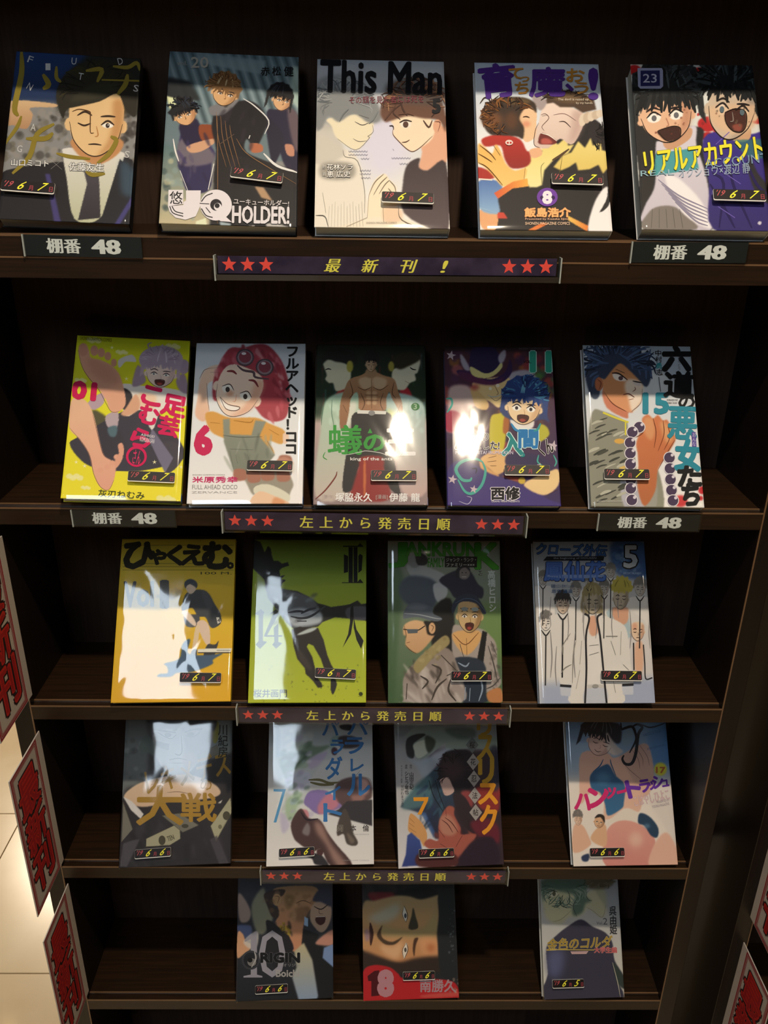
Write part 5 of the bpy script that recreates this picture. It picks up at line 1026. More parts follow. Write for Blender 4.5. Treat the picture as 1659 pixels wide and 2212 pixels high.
def a19(A):
    A.p('100 -230 1500 -230 1500 1900 100 1900', '#404450', 0, 1, '#1b1e24')
    A.s_('160 380 260 480 330 640 300 760 200 780 160 660', '#a8948c', 10); A.s_('340 540 500 300 560 520 640 700 540 900 460 940 380 840', '#8a8c78', 16); A.s_('150 820 330 830 340 960 240 1000 160 930', '#3c4a70', 10)
    A.s_('150 920 220 940 260 1040 330 1080 320 1150 230 1220 140 1260', '#d4a07a', 6); A.s_('230 1040 420 900 420 1100 330 1150', '#d6d2cc', 12, .8)
    # heavy profile and shouting man
    A.s_('640 400 700 300 1180 280 1280 420 1200 560 1120 640 1060 800 1050 950 1020 1180 870 1150 860 960 740 860 660 800 720 640', '#a4825e', 6, 1, '#c88a6a'); A.s_('800 400 940 420 900 560 820 600', '#77603c', 18, .7); A.s_('1000 560 1160 600 1060 780 860 700', '#6e563e', 24, .7)
    A.s_('510 400 620 340 800 330 760 420 660 440 640 560 720 620 700 720 620 700 560 560', '#3a302c', 8); A.e(690, 470, 62, 84, '#b08e66', 4); A.l('650 420 720 430 700 520', 8, '#5a4030'); A.l('950 520 1050 480 1160 520', 12, '#5a4430')
    A.s_('1170 560 1280 480 1420 520 1440 700 1380 860 1300 920 1220 860 1150 740', '#a68e7c', 6); A.s_('1180 480 1280 330 1440 380 1440 560 1300 500', '#33364a', 10); A.s_('1230 710 1350 700 1350 780 1290 820 1230 780', '#3c1e1c', 3); A.l('1230 705 1350 700', 16, '#d8d0c8'); A.l('1200 560 1300 600 1400 530', 16, '#2e2422'); A.l('1270 600 1280 660 1330 660', 8, '#5c4438')
    A.speck((740, 780, 900, 980), 20, 28, ['#a8902c', '#6a5420', '#c4a83c'], .8, 4)
    A.speck((500, 330, 1200, 760), 26, 34, ['#8a6a48', '#c09a72', '#6a5238'], .4, 10)
    A.folds((560, 800, 900, 1800), 20, 22, ['#15161a', '#2c2c34'], 80, 3)
    A.p('1050 870 1280 950 1210 1070 1320 1070 1320 1280 1480 1400 1460 1850 1240 1850 1160 1280 1030 1080', '#16181c', 6); A.p('1070 700 1120 730 1120 840 1065 820', '#8cacd0', 4); A.s_('1220 1060 1460 880 1470 1080 1340 1100', '#c08a78', 10); A.p('1340 1130 1470 1080 1480 1410 1320 1270', '#7890bc', 8)
    A.p('930 1180 1060 1060 1180 1300 1260 1800 1240 1840 990 1850 900 1540 960 1400', '#c4b890', 10, 1, '#8ca0bc')
    A.s_('540 760 640 780 760 900 860 980 900 1180 500 1180 560 960', '#201e24', 8)
    A.t('0', (440, 890, 810, 1540), '#9a98a4', .0); A.ink.fill(PT('240 1030 390 905 415 905 415 1500 490 1520 490 1540 230 1540 230 1520 330 1500 330 1010 250 1050'), '#9a98a4')
    k = '#17181b'
    A.t('RIGIN', (470, 1205, 1000, 1330), k, .07, 0, 0, '#8c8c90', .012); A.ink.disc(330, 1300, 125, 132, '#3c3e44', 30); A.ink.disc(330, 1300, 100, 106, '#22242a', 30); A.ink.disc(345, 1330, 60, 55, '#7c7a78', 20); A.ink.disc(320, 1300, 34, 34, '#15161a', 20); A.l('380 1180 400 1280 340 1400', 22, '#a8a6a6')
    A.t('オリジン', (780, 1350, 1000, 1390), '#8a8a8c', .01); A.t('Boichi', (680, 1435, 995, 1530), '#a8a6a4', .03)

def a20(A):
    A.p('120 -220 1500 -220 1500 1900 120 1900', '#232629')
    A.s_('220 380 400 360 620 380 500 460 300 500', '#6a1c24', 14)
    # face lying on its side
    A.s_('150 540 320 480 560 420 760 400 960 450 1190 400 1200 700 1170 960 1230 1260 1230 1330 900 1360 560 1340 330 1270 150 1160', '#a8956c', 14, 1, '#cf8f5e'); A.s_('240 700 640 520 620 700 420 800 260 760', '#aab0a4', 40, .8); A.s_('400 820 700 880 1000 840 1160 600 1160 980 800 980 420 960', '#a09468', 30, .8)
    A.s_('380 1090 560 1110 700 1040 640 1280 460 1230', '#e6b488', 30, .9); A.s_('930 1000 1170 1000 1210 1200 1000 1230', '#e0a070', 40, .9); A.e(1090, 1130, 60, 60, '#b4683c', 30, .7)
    A.s_('130 1180 400 1260 640 1330 900 1270 1250 1260 1250 1460 600 1480 150 1400', '#33261e', 22); A.s_('1200 380 1420 300 1450 1500 1230 1500 1180 1000 1200 700', '#1e2225', 10); A.s_('560 380 980 300 1200 380 960 460 800 420', '#16181a', 14)
    A.s_('345 950 420 820 400 930 440 1010 560 1050 700 980 600 1080 480 1090 400 1040', '#4a3826', 6); A.s_('250 780 300 930 260 1110 240 950', '#3c1e18', 4); A.s_('180 880 240 900 240 1020 190 1030', '#a08088', 14)
    A.s_('720 560 760 680 745 770 700 680', '#d8d8d0', 2); A.ink.disc(738, 690, 18, 34, '#44505a'); A.l('720 550 768 680 745 780', 9, '#241c18'); A.l('722 560 695 670 740 775', 7, '#3c2c22')
    A.s_('750 1060 770 1160 720 1280 700 1170', '#e8dccc', 2); A.ink.disc(738, 1160, 17, 32, '#54504a'); A.l('750 1060 772 1160 722 1285', 9, '#241c18'); A.l('745 1070 695 1170 715 1275', 7, '#3c2c22')
    A.s_('845 580 880 700 915 840 860 880 780 860 820 700', '#3a3828', 8); A.s_('860 1250 880 1100 915 1000 860 1010 840 1150', '#4a3020', 8)
    A.s_('150 1470 300 1370 520 1400 640 1490 720 1550 1130 1560 1400 1600 1480 1740 1480 1860 150 1870', '#b81c24', 5); A.s_('980 1780 1450 1740 1450 1800 1000 1820', '#d06a5c', 12, .6)
    A.ink.fill(PT('215 1520 310 1450 378 1440 378 1790 268 1800 268 1590 225 1590'), '#4c1018'); A.t('8', (375, 1455, 555, 1785), '#b8848e', .08)
    A.t('南勝久', (940, 1570, 1430, 1740), '#a88a92', .03); A.speck((1330, 600, 1420, 1350), 26, 14, ['#5a646a', '#444c50'], .7, 2)
    A.speck((1350, 1560, 1480, 1740), 10, 20, ['#c8a88c', '#8c7a6c'], .6, 2)

def a21(A):
    A.p('200 -80 1450 -80 1450 1900 200 1900', '#9aa0aa', 0, 1, '#dcd8ca')
    A.s_('290 300 700 280 860 380 880 600 760 700 640 700 520 800 360 760 290 620', '#c0bf9e', 20); A.s_('880 380 1100 300 1150 480 1120 700 1000 660 860 540', '#b8b698', 20)
    A.s_('260 200 600 160 900 180 860 400 940 490 860 520 820 640 700 690 680 580 720 420 620 380 520 360 330 330 280 500', '#5c7468', 16); A.s_('860 180 1240 180 1180 300 960 320 900 300', '#66604c', 16)
    A.strands(560, 300, 330, 260, ['#4c6458', '#6c8478', '#3c5046', '#84988c'], 60, -20, 190, 12, 1.15, 3, .4)
    A.strands(1060, 180, 200, 130, ['#5a5440', '#7a7460'], 26, 0, 180, 10, 1.2, 4)
    for P in ('290 360 360 330 430 340', '600 330 640 420 600 520', '860 400 900 470 950 480', '740 700 690 560 760 420'): A.l(P, 10, '#43564c')
    A.e(410, 385, 60, 40, '#d0d0bc', 4); A.ink.disc(425, 385, 24, 34, '#5c5c4a'); A.l('350 370 410 345 475 365', 12, '#3c4438'); A.l('280 590 320 610', 6, '#7a7460'); A.l('400 770 520 740 680 600', 6, '#8a846c'); A.l('850 560 960 620 1090 710 1140 540', 6, '#8a846c')
    A.s_('320 1130 460 960 640 820 800 740 960 840 1130 920 1230 1060 1260 1300 1390 1530 1390 1700 1300 1600 1330 1860 300 1860 340 1500', '#3b3a4c', 6); A.s_('340 1200 560 1180 520 1500 360 1520', '#5c6288', 50, .9); A.s_('1240 1330 1390 1540 1390 1690 1290 1600', '#33403c', 8)
    A.l('1230 1330 1300 1600 1340 1810', 10, '#b8b4a4')
    go = '#a8903c'
    A.t('金色のコルダ', (330, 985, 1220, 1145), '#a08432', .02, -3, .2, '#dccf94', .02); A.l('370 1155 980 1160', 12, '#c4ae5c', False)
    A.ink.fill(PT('650 1180 900 1175 870 1215 670 1218'), '#c4a4a4'); A.t('大学生編', (980, 1120, 1290, 1200), '#c05a5c', .03, 0, 0, '#d8a8a4', .03)
    A.v('呉由姫', (1185, 555, 1285, 945), '#33343a', .03, 4); A.t('Vol.', (1010, 770, 1095, 810), '#55555c', 0); A.t('2', (1100, 720, 1160, 810), '#55555c', 0)

# ---------------------------------------------------------------- room shell
RX0, RX1, RY0, RY1 = -3.15, 3.15, -3.15, 4.5
M['wall'] = mat('dark_plaster', '#433c34', 0.85, 0.2)
M['ceil'] = mat('ceiling_board', '#8a857c', 0.9, 0.1)
M['grout'] = mat('tile_joint', '#8c7a60', 0.8, 0.2)
def tile_mat():
    m = mat('cream_floor_tile', '#e2cba6', 0.22, 0.5)
    nt = m.node_tree; N = nt.nodes; L = nt.links
    tc = N.new('ShaderNodeTexCoord'); nz = N.new('ShaderNodeTexNoise'); nz.inputs['Scale'].default_value = 3.5; nz.inputs['Detail'].default_value = 6
    cr = N.new('ShaderNodeValToRGB'); cr.color_ramp.elements[0].position = .35; cr.color_ramp.elements[1].position = .7
    cr.color_ramp.elements[0].color = (*srgb('#dcc39b'), 1); cr.color_ramp.elements[1].color = (*srgb('#efdcb8'), 1)
    L.new(tc.outputs['Object'], nz.inputs[0]); L.new(nz.outputs[0], cr.inputs[0]); L.new(cr.outputs[0], N['Principled BSDF'].inputs['Base Color'])
    return m
M['tile'] = tile_mat()
floor = box('floor', (RX0, RX1, RY0, RY1, FLOOR_Z - 0.06, FLOOR_Z - 0.003), M['grout']); tag(floor, kind='structure')
tile_me = box_mesh(-0.2240, 0.2240, -0.2240, 0.2240, -0.004, 0.0, 0.0008); tile_me.materials.append(M['tile'])
for i in range(14):
    for j in range(17):
        o = bpy.data.objects.new('floor_tile', tile_me); COL.objects.link(o); o.parent = floor
        o.location = (RX0 + 0.225 + 0.45 * i, RY0 + 0.225 + 0.45 * j, FLOOR_Z)
tag(box('ceiling', (RX0, RX1, RY0, RY1, CEIL_Z, CEIL_Z + 0.05), M['ceil']), kind='structure')
for nm, b in (('wall_left', (RX0 - .08, RX0, RY0, RY1, FLOOR_Z - .06, CEIL_Z + .05)), ('wall_right', (RX1, RX1 + .08, RY0, RY1, FLOOR_Z - .06, CEIL_Z + .05)),
              ('wall_front', (RX0 - .08, RX1 + .08, RY0 - .08, RY0, FLOOR_Z - .06, CEIL_Z + .05)), ('wall_back', (RX0 - .08, RX1 + .08, RY1, RY1 + .08, FLOOR_Z - .06, CEIL_Z + .05))):
    tag(box(nm, b, M['wall']), kind='structure')

M['metal'] = mat('lamp_ring_metal', '#c8c8c4', 0.3, 0.5, 0.6)
def ring_mesh(r0, r1, z0, z1, n=32):
    bm = bmesh.new(); R = []
    for r, z in ((r1, z1), (r1, z0 + .003), (r1 - .003, z0), (r0, z0), (r0 - .004, z1)):
        R.append([bm.verts.new((r * math.cos(2 * PI * i / n), r * math.sin(2 * PI * i / n), z)) for i in range(n)])
    for a, b in zip(R, R[1:]):
        for i in range(n): bm.faces.new((a[i], a[(i + 1) % n], b[(i + 1) % n], b[i]))
    bmesh.ops.recalc_face_normals(bm, faces=bm.faces[:])
    me = bpy.data.meshes.new('ring'); bm.to_mesh(me); bm.free(); return me
for i, (x, y, W) in enumerate(DOWNLIGHTS):
    t = empty('ceiling_downlight', (x, y, CEIL_Z))
    tag(t, 'small round warm downlight set in the ceiling ' + ('above the comic shelves', 'over the far left aisle', 'beside the left end of the bookcase', 'in the ceiling behind on the right', 'in the ceiling behind on the left')[i], 'ceiling light', 'warm ceiling downlights')
    link('trim_ring', ring_mesh(0.046, 0.062, -0.012, 0.0), M['metal'], t)
    ld = bpy.data.lights.new('lamp', 'AREA'); ld.shape = 'DISK'; ld.size = 0.055; ld.energy = W; ld.color = (1.0, 0.84, 0.64)
    lo = bpy.data.objects.new('lamp', ld); COL.objects.link(lo); lo.parent = t; lo.location = (0, 0, -0.006)
for i, (x, y, sx, sy, L_) in enumerate(PANELS):
    t = empty('fluorescent_panel', (x, y, CEIL_Z))
    tag(t, 'rectangular cool white fluorescent panel in the ceiling', 'ceiling light')
    fr = bmesh.new(); fw = .025
    for b in ((-sx / 2 - fw, sx / 2 + fw, -sy / 2 - fw, -sy / 2), (-sx / 2 - fw, sx / 2 + fw, sy / 2, sy / 2 + fw), (-sx / 2 - fw, -sx / 2, -sy / 2, sy / 2), (sx / 2, sx / 2 + fw, -sy / 2, sy / 2)):
        r = bmesh.ops.create_cube(fr, size=1)['verts']
        for v in r: v.co = Vector(((b[0] + b[1]) / 2 + v.co.x * (b[1] - b[0]), (b[2] + b[3]) / 2 + v.co.y * (b[3] - b[2]), -.008 + v.co.z * .016))
    me = bpy.data.meshes.new('frame'); fr.to_mesh(me); fr.free(); link('frame', me, M['metal'], t)
    M['panel'] = mat('cool_diffuser', '#dfe8ea', 0.5, emis='#dff0ff', estr=L_)
    box('diffuser', (-sx / 2, sx / 2, -sy / 2, sy / 2, -.012, -.002), M['panel'], t)

# ---------------------------------------------------------------- bookcases
Z1 = 0.2549
SHELVES = [0.0, -0.2355, -0.4710, -0.7065, -0.9420]
HW, PT_, TH, BACK = 0.3795, 0.0205, 0.0178, 0.1285

def shelf_profile(x0, x1, th=TH, depth=BACK):
    """shelf board with a shallow groove behind its front edge, top at z=0"""
    prof = [(0, -th), (0, -.0005), (.0005, 0), (.0022, 0), (.0022, -.0032), (.0092, -.0032), (.0100, -.0014), (.0114, 0), (depth, 0), (depth, -th)]
    bm = bmesh.new(); A = [bm.verts.new((x0, y, z)) for y, z in prof]; B = [bm.verts.new((x1, y, z)) for y, z in prof]
    n = len(prof)
    for i in range(n): bm.faces.new((A[i], A[(i + 1) % n], B[(i + 1) % n], B[i]))
    bm.faces.new(A[::-1]); bm.faces.new(B)
    bmesh.ops.recalc_face_normals(bm, faces=bm.faces[:])
    me = bpy.data.meshes.new('shelf'); bm.to_mesh(me); bm.free(); return me

def bookcase(name, label, x0, x1, levels, top, base, back_mat, y0=0.0, depth=BACK):
    t = empty(name, ((x0 + x1) / 2, y0, base))
    tag(t, label, 'bookcase')
    ox, oy, oz = -(x0 + x1) / 2, -0.0, -base
    def part(n, me, m, p=t, loc=None):
        o = link(n, me, m, p)
        o.location = loc if loc else (ox, oy, oz)
        return o
    for s, (a, b) in ((-1, (x0 - PT_, x0)), (1, (x1, x1 + PT_))):
        sp = part('side_panel', box_mesh(a, b, 0, depth + .012, base, top, .0006), M['wood_v'])
        xe = b if s < 0 else a
        e = link('edge_strip', box_mesh(xe - .0007, xe + .0007, -.0004, .0006, base, top), M['edge'], sp)
    part('back_panel', box_mesh(x0, x1, depth, depth + .006, base, top), back_mat)
    for z in levels:
        b = part('shelf_board', shelf_profile(x0, x1, depth=depth), M['fascia'], t, (ox, oy, oz + z))
        link('edge_strip', box_mesh(x0, x1, -.0003, .0009, -.0010, .0003), M['edge'], b)
        link('edge_strip', box_mesh(x0, x1, .0104, .0122, -.0006, .0003), M['edge'], b)
    return t, part

bc, part = bookcase('bookcase', 'dark brown bookcase with five shelves of face-out comics between its side panels', -HW, HW, SHELVES, 0.86, FLOOR_Z, M['back'])
for z, nm in ((Z1, 'shelf_board'), (Z1 - .0180, 'shelf_board'), (0.506, 'shelf_board'), (0.76, 'shelf_board')):
    b = part(nm, shelf_profile(-HW, HW), M['fascia'], bc, (0, 0, -FLOOR_Z + z))
    link('edge_strip', box_mesh(-HW, HW, -.0003, .0009, -.0012, .0003), M['edge'], b)
    if z == Z1: link('edge_strip', box_mesh(-HW, HW, .0104, .0120, -.0006, .0003), M['edge'], b)
part('kick_board', box_mesh(-HW, HW, .02, .035, FLOOR_Z, FLOOR_Z + .06), M['wood'])

bc2, part2 = bookcase('bookcase', 'second dark bookcase at the right edge with red sign cards on its side panel', 0.4750, 1.12, [z - 0.05 for z in SHELVES] + [Z1, .5], 0.86, FLOOR_Z, M['back'])
M['grey_board'] = mat('sheen_grey_filler_board', '#383c46', 0.5, 0.4)  # grey stands in for the dim smear of light in the gap
fp = empty('filler_panel', (0.425, 0.14, FLOOR_Z)); tag(fp, 'narrow filler panel, grey painted as a dim sheen, with a dark cross rail between the two bookcases', 'panel')
box('board', (-0.022, 0.029, 0.045, 0.055, 0.0, 0.86 - FLOOR_Z), M['grey_board'], fp)
box('cross_rail', (-0.022, 0.029, -0.015, 0.044, -0.5440 - FLOOR_Z, -0.5204 - FLOOR_Z), M['wood'], fp, .0008)

# ---------------------------------------------------------------- books
TABLE = {
'b1':(1,-0.2751,0.0098,0.2652,37.20,5.67,-2.60,0.1102,0.1707,0.0130, (146,125,1249,192,-21,1607,1145,1657)),
'b2':(1,-0.1314,-0.0045,0.2649,39.40,4.72,-1.67,0.1155,0.1788,0.0130, (151,125,1290,177,54,1646,1273,1682)),
'b3':(1,-0.0007,-0.0043,0.2641,40.54,1.57,-0.30,0.1154,0.1787,0.0130, (105,196,1222,219,77,1681,1276,1698)),
'b4':(1,0.1393,-0.0042,0.2636,39.46,0.23,-0.00,0.1131,0.1752,0.0130, (102,225,1198,241,153,1704,1323,1717)),
'b5':(1,0.2763,-0.0040,0.2653,38.46,-1.38,-0.00,0.1101,0.1705,0.0160, (176,241,1254,253,277,1701,1422,1716)),
'b6':(2,-0.2509,-0.0051,0.0117,40.14,8.80,-4.66,0.1126,0.1744,0.0120, (217,158,1340,213,49,1779,1245,1810)),
'b7':(2,-0.1318,-0.0045,0.0083,40.44,1.19,-0.00,0.1120,0.1734,0.0120, (163,194,1271,200,61,1826,1238,1826)),
'b8':(2,-0.0094,-0.0046,0.0082,40.10,0.52,-0.00,0.1115,0.1726,0.0120, (116,208,1213,217,78,1834,1241,1839)),
'b9':(2,0.1212,-0.0044,0.0082,40.15,0.20,-0.00,0.1110,0.1718,0.0120, (92,227,1180,237,126,1842,1279,1850)),
'b10':(2,0.2617,-0.0041,0.0080,37.94,-0.36,-0.13,0.1107,0.1714,0.0120, (135,215,1227,229,222,1852,1371,1866)),
'b11':(3,-0.2247,-0.0042,-0.2263,38.99,3.99,-1.36,0.1279,0.1819,0.0120, (216,167,1423,168,94,1908,1366,1892)),
'b12':(3,-0.0772,-0.0031,-0.2271,38.59,1.42,-0.43,0.1281,0.1821,0.0120, (144,173,1334,178,77,1909,1331,1907)),
'b13':(3,0.0738,0.0000,-0.2288,30.82,0.65,0.10,0.1254,0.1783,0.0120, (137,186,1322,186,140,1912,1355,1908)),
'b14':(3,0.2396,-0.0025,-0.2264,35.22,-1.08,1.23,0.1261,0.1794,0.0130, (103,198,1282,191,175,1918,1402,1911)),
'b15':(4,-0.2412,-0.0052,-0.4630,38.54,3.34,-0.00,0.1317,0.1873,0.0120, (192,-18,1530,-59,97,2009,1500,1949)),
'b16':(4,-0.0674,-0.0041,-0.4630,38.64,1.83,-0.00,0.1289,0.1832,0.0120, (128,14,1419,-4,89,1990,1442,1960)),
'b17':(4,0.0902,-0.0051,-0.4633,36.71,3.04,-0.00,0.1276,0.1815,0.0120, (123,56,1397,20,179,2016,1506,1964)),
'b18':(4,0.3007,-0.0040,-0.4619,37.57,3.37,-1.44,0.1281,0.1822,0.0120, (115,26,1372,19,227,1988,1539,1966)),
'b19':(5,-0.1185,-0.0049,-0.6988,36.98,2.51,-0.00,0.1273,0.1810,0.0120, (161,-160,1454,-200,124,1875,1468,1822)),
'b20':(5,0.0478,-0.0043,-0.6984,39.24,2.13,-0.00,0.1259,0.1790,0.0120, (138,-155,1398,-188,160,1864,1476,1819)),
'b21':(5,0.2760,-0.0045,-0.6960,36.30,5.46,-3.04,0.1081,0.1674,0.0130, (222,-35,1290,-52,293,1846,1396,1812)),
}
INFO = {  # drawing, spine colour, film ripple, label, tag centre, tag turn, day, spine foot
'b1': (a1, '#141316', .5, 'comic with a winking man in dark suit and tie, leftmost on the top shelf', (265, 1355), 2, '7'),
'b2': (a2, '#1e2024', .5, 'grey comic numbered 20 with three dark-coated figures, second on the top shelf', (925, 1252), 6, '7'),
'b3': (a3, '#c8cccc', .4, 'pale comic number 5 with two boys facing each other, middle of the top shelf', (900, 1455), 1.5, '7'),
'b4': (a4, '#c8ccd4', .7, 'white comic with purple title and a child in a red hood, top shelf', (1000, 1288), 1, '7'),
'b5': (a5, '#c4c4c4', .7, 'comic number 23 with two shouting dark-haired men, rightmost on the top shelf', (1118, 1430), 1, '7'),
'b6': (a6, '#c8c81c', .55, 'bright yellow comic 01 with bare feet and pink title, standing askew on second shelf', (962, 1582), 1, '7'),
'b7': (a7, '#e4e4e4', .4, 'white comic number 6 with a red-haired child wearing goggles', (912, 1455), 1, '7'),
'b8': (a8, '#1a1c1c', .3, 'dark comic with a bare-chested man and a green and white title', (895, 1555), 0, '7'),
'b9': (a9, '#2c2440', .35, 'purple comic vol. 11 with a hat wearer and blue-haired child', (925, 1500), 0, '7'),
'b10': (a10, '#d8d8d8', .8, 'comic number 15 with blue-haired youth raising a beaded fist, right end of second shelf', (567, 1540), 0, '7'),
'b11': (a11, '#d8b828', 1.6, 'orange-yellow comic with a crouching runner and strong light glare, third shelf', (1055, 1642), 1, '7'),
'b12': (a12, '#9aa828', .8, 'lime green comic number 14 with a falling dark silhouette, third shelf', (1008, 1598), 3, '7'),
'b13': (a13, '#54604c', 1.3, 'dark green comic with two men in hats, one of them shouting', (1018, 1618), 0, '7'),
'b14': (a14, '#b8bcc4', 1.0, 'pale comic number 5 with a crowd in white jackets, right end of third shelf', (1030, 1618), 1, '7'),
'b15': (a15, '#3a3a3c', 1.0, 'dark comic with a stern face over falling banknotes, leftmost on the fourth shelf', (535, 1810), -2, '6'),
'b16': (a16, '#d8dcdc', 1.5, 'white comic number 7 with tall blue title and purple skirt, fourth shelf', (475, 1800), -2, '6'),
'b17': (a17, '#2c2c34', 1.2, 'grey comic number 7 with orange title and a cloaked figure, fourth shelf', (650, 1808), 0, '6'),
'b18': (a18, '#c8ccd4', .6, 'pale blue comic number 17 with a swimmer and magenta title, right end of fourth shelf', (632, 1800), 0, '6'),
'b19': (a19, '#1c1c20', 1.3, 'dark comic number 10 with a grey title and shouting face, bottom shelf on the left', (620, 1680), -1, '6'),
'b20': (a20, '#202224', .8, 'comic number 18 with a sideways face above a red band, middle of bottom shelf', (920, 1500), 0, '6'),
'b21': (a21, '#c0c0bc', .4, 'pale comic with gold title over a dark uniform, right end of bottom shelf', (605, 1605), 0, '5'),
}
GROUP = {1: 'comics face-out on the top shelf', 2: 'comics face-out on the second shelf', 3: 'comics face-out on the third shelf', 4: 'comics face-out on the fourth shelf', 5: 'comics face-out on the bottom shelf'}
FOOT = {'b6', 'b7', 'b8', 'b10'}

def film_mesh(w, h, t, ripple, seed, bow=.0016):
    nu, nv = 46, 66
    bm = bmesh.new(); rows = []
    rnd = random.Random(seed); off = Vector((rnd.uniform(0, 90), rnd.uniform(0, 90), 0))
    creases = [(rnd.uniform(-.4, .4), rnd.uniform(.1, .9), rnd.uniform(-1.2, 1.2), rnd.uniform(.3, 1)) for _ in range(4)]
    for j in range(nv + 1):
        v = j / nv; z = -.0012 + (h + .0035) * v; row = []
        for i in range(nu + 1):
            u = i / nu * 2 - 1
            x = u * (w / 2 + .0012)
            e = max(0.0, abs(u) - .925) / .075
            y = -.0019 - bow * (1 - u * u) + .0065 * (1 - math.sqrt(max(0, 1 - (e * .98) ** 2)))
            k = (1 - e) * min(1, 8 * v, 8 * (1 - v) + .2)
            p = Vector((x * 22, z * 11, 0)) + off
            q = Vector((x * 75, z * 38, 3)) + off
            r = noise.noise(p) * .00055 + noise.noise(q) * .00010
            for cx, cz, sl, am in creases:
                d = (x / w - cx) + sl * (v - cz)
                r += am * .00016 * math.exp(-(d / .035) ** 2)
            b = max(0.0, .035 - v) / .035
            y += r * ripple * k + .0007 * b * b
            row.append(bm.verts.new((x, y, z)))
        rows.append(row)
    for a, b in zip(rows, rows[1:]):
        for i in range(nu): bm.faces.new((a[i], a[i + 1], b[i + 1], b[i])).smooth = True
    me = bpy.data.meshes.new('film'); bm.to_mesh(me); bm.free(); return me

def cover_mesh(A):
    nx, ny, w, h = A.nx, A.ny, A.w, A.h
    I = A.I; C = (I[0::2, 0::2] + I[1::2, 0::2] + I[0::2, 1::2] + I[1::2, 1::2]) / 4      # (ny+1, nx+1)
    C = np.clip(C, 0, 1); C = np.where(C <= .04045, C / 12.92, ((C + .055) / 1.055) ** 2.4)
    X, Z = np.meshgrid(np.linspace(-w / 2, w / 2, nx + 1), np.linspace(h, 0, ny + 1))
    V = np.stack([X.ravel(), np.zeros(X.size), Z.ravel()], 1)
    idx = np.arange(X.size).reshape(ny + 1, nx + 1)
    F = np.stack([idx[1:, :-1], idx[1:, 1:], idx[:-1, 1:], idx[:-1, :-1]], -1).reshape(-1, 4)
    ring = np.concatenate([idx[0, :], idx[1:, -1], idx[-1, -2::-1], idx[-2:0:-1, 0]])
    base = len(V); V2 = V[ring].copy(); V2[:, 1] = .0006
    n = len(ring); k = np.arange(n); F2 = np.stack([ring[k], ring[(k + 1) % n], base + (k + 1) % n, base + k], -1)
    V = np.concatenate([V, V2]); F = np.concatenate([F, F2]); CC = np.concatenate([C.reshape(-1, 3), C.reshape(-1, 3)[ring]])
    me = bpy.data.meshes.new('cover')
    me.vertices.add(len(V)); me.vertices.foreach_set('co', V.astype(np.float32).ravel())
    me.loops.add(F.size); me.loops.foreach_set('vertex_index', F.astype(np.int32).ravel())
    me.polygons.add(len(F)); me.polygons.foreach_set('loop_start', np.arange(0, F.size, 4, dtype=np.int32))
    me.update(calc_edges=True)
    ca = me.color_attributes.new('Col', 'FLOAT_COLOR', 'POINT')
    arr = np.ones((len(V), 4), np.float32); arr[:, :3] = CC
    ca.data.foreach_set('color', arr.ravel())
    return me

def rounded_plate(w, h, r, y0, y1, n=5, ext=0.0):
    """thin plate with rounded corners in the x-z plane"""
    P = []
    for cx, cz, a0 in ((w / 2 - r, h / 2 - r, 0), (-w / 2 + r, h / 2 - r, 90), (-w / 2 + r, -h / 2 + r, 180), (w / 2 - r, -h / 2 + r, 270)):
        for i in range(n + 1):
            a = math.radians(a0 + 90 * i / n); P.append((cx + r * math.cos(a), cz + r * math.sin(a) - (ext if cz < 0 else 0)))
    bm = bmesh.new(); A = [bm.verts.new((x, y0, z)) for x, z in P]; B = [bm.verts.new((x, y1, z)) for x, z in P]
    m = len(P)
    for i in range(m): bm.faces.new((A[i], A[(i + 1) % m], B[(i + 1) % m], B[i]))
    bm.faces.new(A); bm.faces.new(B[::-1])
    bmesh.ops.recalc_face_normals(bm, faces=bm.faces[:])
    me = bpy.data.meshes.new('plate'); bm.to_mesh(me); bm.free(); return me

TAG_INK = {}
def tag_ink(day):
    if day in TAG_INK: return TAG_INK[day]
    k = Ink()
    k.text("'19", (.045, .10, .215, .66), '#b8545a', .01, 0, .12)
    k.text('6', (.340, .08, .440, .86), '#ece640', .012, 0, .15)
    k.text('月', (.520, .42, .600, .88), '#b04a54', .008)
    k.text(day, (.730, .08, .830, .86), '#ece640', .012, 0, .15)
    k.text('日', (.905, .42, .970, .88), '#b04a54', .008)
    TAG_INK[day] = k
    return k

